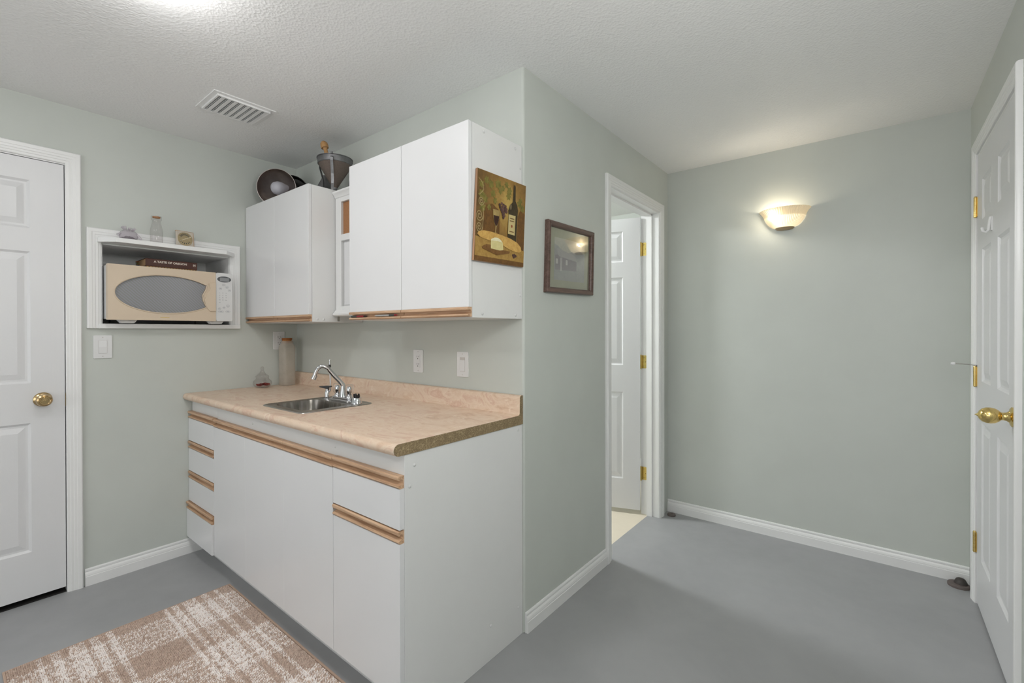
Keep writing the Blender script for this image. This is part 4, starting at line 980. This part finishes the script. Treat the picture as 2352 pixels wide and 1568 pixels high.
def fr_art(name, pts, mat, d): return quadbox(ff, pts, d-.0002, d).build(name, mat, fp)
i0 = .0245
fr_art('mat_board', [(i0, i0), (FW-i0, i0), (FW-i0, FH-i0), (i0, FH-i0)], art_mat('olive_mat', rgb(146, 146, 122), rgb(154, 154, 130), 3), .004)
px0, px1, py0, py1 = .072, FW-.070, .066, FH-.060
A_SKY = art_mat('print_pale_sky', rgb(168, 168, 158), rgb(188, 186, 170), 5)
fr_art('print_sheet', [(px0, py0), (px1, py0), (px1, py1), (px0, py1)], A_SKY, .0044)
pw, ph = px1-px0, py1-py0
pr = lambda l_: [(px0+pw*a, py0+ph*b) for a, b in l_]
A_TREE = art_mat('print_grey_foliage', rgb(142, 142, 142), rgb(160, 160, 156), 7); A_ROOF = art_mat('print_grey_roof', rgb(158, 154, 153), rgb(166, 162, 160)); A_HOUSE = art_mat('print_house_wall', rgb(128, 122, 125), rgb(140, 134, 136)); A_LAWN = art_mat('print_grey_lawn', rgb(142, 143, 142), rgb(156, 156, 152), 7); A_WIN = simple('print_window', rgb(186, 183, 180), .6)
fr_art('printed_trees', pr([(0, .16), (.12, .20), (.25, .30), (.4, .34), (.6, .26), (.72, .20), (.9, .24), (1, .3), (1, .8), (0, .8)]), A_TREE, .0046)
fr_art('printed_lawn', pr([(0, .72), (1, .70), (1, 1), (0, 1)]), A_LAWN, .0047)
fr_art('printed_house_wall', pr([(.03, .42), (.12, .40), (.72, .50), (.72, .74), (.03, .76)]), A_HOUSE, .0048)
fr_art('printed_roof', pr([(.06, .25), (.20, .27), (.66, .36), (.74, .50), (.16, .44), (.11, .40)]), A_ROOF, .0049)
for a in (.05, .36): fr_art('printed_window', pr([(a, .50), (a+.06, .50), (a+.06, .62), (a, .62)]), A_WIN, .005)
for a in (.19, .22): fr_art('printed_post', pr([(a, .46), (a+.018, .46), (a+.018, .78), (a, .78)]), A_WIN, .005)
quadbox(ff, [(i0, i0), (FW-i0, i0), (FW-i0, FH-i0), (i0, FH-i0)], .0072, .0082).build('glass_pane', M_FGLASS, fp)

# ------------------------------------------------------------------ wall sconce
SX, SY = 2.612, YS-.0015
sn = thing('wall_sconce', 'lit ribbed glass bowl sconce on the far wall', 'lamp', (SX, SY, 1.845))
def shade_mat():
    t = NT('lit_ribbed_glass')
    tl_ = t.new('ShaderNodeBsdfTranslucent'); tl_.inputs[0].default_value = (.44, .395, .31, 1)
    df = t.new('ShaderNodeBsdfPrincipled'); df.inputs['Base Color'].default_value = (.9, .83, .66, 1); df.inputs['Roughness'].default_value = .2
    em = t.new('ShaderNodeEmission'); em.inputs[0].default_value = (1, .84, .58, 1); em.inputs[1].default_value = .22
    mx = t.new('ShaderNodeMixShader'); mx.inputs[0].default_value = .35; t.link(tl_.outputs[0], mx.inputs[1]); t.link(df.outputs[0], mx.inputs[2])
    ad = t.new('ShaderNodeAddShader'); t.link(mx.outputs[0], ad.inputs[0]); t.link(em.outputs[0], ad.inputs[1]); t.link(ad.outputs[0], t.out.inputs[0])
    return t.m
rib = lambda a: 1+.014*math.cos(a*64)
shp = [(.050, 1.862), (.066, 1.867), (.082, 1.880), (.096, 1.900), (.106, 1.922), (.113, 1.940), (.121, 1.953), (.131, 1.963), (.133, 1.967), (.1305, 1.968), (.119, 1.957), (.110, 1.941), (.103, 1.923)]
MS = Matrix.Translation((SX, SY, 0)) @ Matrix.Diagonal((1, .82, 1, 1))
MB().lathe(shp, 256, MS, PI, 2*PI, rib, close=False).build('ribbed_shade', shade_mat(), sn, smooth=60)
MB().lathe([(0, 1.846), (.020, 1.846), (.040, 1.850), (.049, 1.857), (.0505, 1.8615), (0, 1.8615)], 40, MS, PI, 2*PI, close=False).build('bottom_cap', simple('bronze_cap', rgb(170, 150, 120), .35, .4), sn, smooth=50)
MB().box(SX-.045, SX+.045, SY-.006, SY, 1.87, 1.93).build('back_plate', M_PLATE, sn)
M_BEM = NT('lit_bulb'); e_ = M_BEM.new('ShaderNodeEmission'); e_.inputs[0].default_value = (1, .86, .62, 1); e_.inputs[1].default_value = 2.5; M_BEM.link(e_.outputs[0], M_BEM.out.inputs[0])
MB().lathe([(0, .020), (.010, .022), (.018, .034), (.0165, .048), (0, .056)], 14, Matrix.Translation((SX-.052, SY-.045, 1.872))).build('bulb', M_BEM.m, sn, smooth=60)
ld = bpy.data.lights.new('sconce_lamp', 'POINT'); ld.energy = E_SCONCE; ld.color = (1, .88, .70); ld.shadow_soft_size = .03
lo = bpy.data.objects.new('sconce_lamp', ld); COL.objects.link(lo); lo.parent = sn; lo.matrix_parent_inverse = WM[sn.name].inverted(); lo.location = (SX-.045, SY-.072, 1.925)

# ------------------------------------------------------------------ ceiling lamps and added fill lamps (outside the frame)
def dome_lamp(label, x, y, r_, e, col=(1, .99, .985)):
    t = thing('ceiling_lamp', label, 'lamp', (x, y, H-.13), group=None)
    MB().lathe([(0, H), (r_+.012, H), (r_+.012, H-.02), (r_, H-.022), (0, H-.022)], 32, Matrix.Translation((x, y, 0))).build('lamp_base', M_TRIM, t, smooth=30)
    m = NT('lit_dome_glass'); em = m.new('ShaderNodeEmission'); em.inputs[0].default_value = col+(1,); em.inputs[1].default_value = e; m.link(em.outputs[0], m.out.inputs[0])
    pr_ = [(r_*math.cos(a), H-.022-.085*math.sin(a)) for a in [PI/2*i/8 for i in range(9)]]
    MB().lathe(pr_[:-1]+[(0, H-.107)], 32, Matrix.Translation((x, y, 0)), close=False).build('glass_dome', m.m, t, smooth=60)
dome_lamp('round ceiling lamp above the rug, just out of view', 1.40, -1.16, .135, E_MAIN)
dome_lamp('added unseen ceiling fill lamp behind the camera', 1.25, -2.35, .17, E_REAR_FILL)  # unseen lamp added to lift the left wall and ambient level
dome_lamp('round ceiling lamp in the room behind the open door', .75, .95, .13, E_BATH, (.96, .98, 1.0))
def globe_fill(x, y, z, r_, e):  # unseen globe added by the camera as flash-like fill
    t = thing('globe_fill', 'added unseen glowing globe above the camera, for flat fill light', 'lamp', (x, y, z-r_))
    MB().lathe([(0, H-.018), (.055, H-.018), (.055, H), (0, H)], 24, Matrix.Translation((x, y, 0))).build('canopy', M_TRIM, t, smooth=30)
    MB().tube([(x, y, z+r_-.004), (x, y, H-.017)], .006, 8).build('stem', M_TRIM, t)
    m = NT('globe_fill_glow'); em = m.new('ShaderNodeEmission'); em.inputs[0].default_value = (1, .99, .985, 1); em.inputs[1].default_value = e; m.link(em.outputs[0], m.out.inputs[0])
    MB().lathe([(r_*math.sin(PI*i/12), z-r_*math.cos(PI*i/12)) for i in range(13)], 24, Matrix.Translation((x, y, 0)), close=False).build('globe', m.m, t, smooth=60)
globe_fill(3.12, -.98, 1.80, .13, E_GLOBE_FILL)

# ------------------------------------------------------------------ floor door stops
s1 = thing('floor_door_stop', 'small brown rubber disc on the floor at the far doorway corner', 'door stop', (1.958, 1.585, 0))
MB().lathe([(0, 0), (.026, 0), (.0275, .004), (.026, .011), (.008, .013), (.006, .009), (0, .009)], 24, Matrix.Translation((1.9585, 1.585, 0))).build('rubber_disc', M_RUBBER, s1, smooth=40)
MB().lathe([(0, .009), (.0045, .009), (.004, .0115), (0, .0118)], 10, Matrix.Translation((1.9585, 1.585, 0))).build('screw', M_RUBBERD, s1)
s2_ = thing('floor_door_stop', 'brown half-dome door stop on the floor beside the right-hand door', 'door stop', (3.358, 1.597, 0))
Mt = Matrix.Translation((3.358, 1.597, 0))
MB().lathe([(0, 0), (.041, 0), (.042, .006), (.040, .012), (0, .014)], 32, Mt).build('base_disc', M_RUBBER, s2_, smooth=40)
MB().lathe([(.026, .012), (.024, .020), (.017, .034), (.010, .038), (0, .039)], 24, Matrix.Translation((3.366, 1.603, 0))).build('stop_dome', M_RUBBERD, s2_, smooth=60)

# ------------------------------------------------------------------ rug
def make_rug():
    X0, X1, Y0, Y1 = .548, 1.75, -1.364, -.610
    t = thing('plaid_rug', 'taupe and cream plaid tufted rug on the grey floor', 'rug', ((X0+X1)/2, (Y0+Y1)/2, 0))
    m = NT('tufted_plaid_yarn'); at = m.new('ShaderNodeVertexColor'); at.layer_name = 'Col'
    p = pbsdf(m, at.outputs[0], .95, 0, .1)
    MB().box(X0+.006, X1-.006, Y0+.006, Y1-.006, .0005, .004).build('backing', simple('rug_backing', rgb(150, 128, 112), .95), t)
    hem = MB()
    for a in ((X0, X1, Y0, Y0+.008), (X0, X1, Y1-.008, Y1), (X0, X0+.007, Y0+.008, Y1-.008), (X1-.007, X1, Y0+.008, Y1-.008)): hem.box(*a, .0005, .0068)
    hem.build('bound_edge', simple('rug_binding', rgb(190, 164, 146), .95, var=.12, vscale=300, bump=.3, bscale=400), t, bevel=.002)
    pale = [(-1.282, -1.265), (-1.244, -1.217), (-1.193, -1.147), (-1.127, -1.10), (-1.08, -1.059), (-.886, -.872), (-.851, -.833), (-.813, -.761), (-.738, -.713), (-.685, -.672)]
    dark = [(.53, .618), (.833, .995), (1.224, 1.40), (1.60, 1.80)]
    s_ = .0054; nx = int((X1-X0-.014)/s_); ny = int((Y1-Y0-.016)/s_)
    rng = np.random.default_rng(5); vs_ = []; fs = []; cols = []
    D = np.array(rgb(214, 194, 180)[:3]); D2 = np.array(rgb(198, 176, 162)[:3]); L = np.array(rgb(255, 248, 244)[:3])
    for i in range(nx):
        x = X0+.0075+s_*(i+.5)
        isd = any(a <= x < b for a, b in dark)
        if isd: Bx = 0.0
        else: Bx = 1.0 if ((x*27.0) % 1) < .62 else .3
        for j in range(ny):
            y = Y0+.0085+s_*(j+.5)
            Ay = 1.0 if any(a <= y < b for a, b in pale) else 0.0
            pr_ = .5*(Ay+Bx)
            if pr_ > .95: q = rng.random() < .93
            elif pr_ < .02: q = False
            else: q = ((i*2+j) % 4 < 4*pr_) if rng.random() < .75 else rng.random() < pr_
            jx, jy, jz = rng.normal(0, .0006, 3)
            h = .0085+jz*1.2; cx_, cy_ = x+jx, y+jy; w = s_*.56; an = rng.uniform(-.5, .5)
            o = len(vs_); ca, sa_ = math.cos(an)*w, math.sin(an)*w
            vs_ += [(cx_-ca+sa_, cy_-sa_-ca, .003), (cx_+ca+sa_, cy_+sa_-ca, .003), (cx_+ca-sa_, cy_+sa_+ca, .003), (cx_-ca-sa_, cy_-sa_+ca, .003),
                    (cx_-ca*.6, cy_-sa_*.6, h), (cx_+ca*.6, cy_+sa_*.6, h+.0006)]
            fs += [(o, o+1, o+5, o+4), (o+2, o+3, o+4, o+5), (o+1, o+2, o+5), (o+3, o, o+4)]
            c = (L if q else (D if rng.random() < .75 else D2))*rng.uniform(.88, 1.08)
            cols += [c]*6
    mb = MB(); mb.v = vs_; mb.f = fs
    o = mb.build('tufted_pile', m.m, t, recalc=False); o['kind'] = 'stuff'
    ca_ = o.data.color_attributes.new('Col', 'FLOAT_COLOR', 'POINT')
    arr = np.ones((len(vs_), 4), dtype=np.float32); arr[:, :3] = np.array(cols); ca_.data.foreach_set('color', arr.ravel())
make_rug()
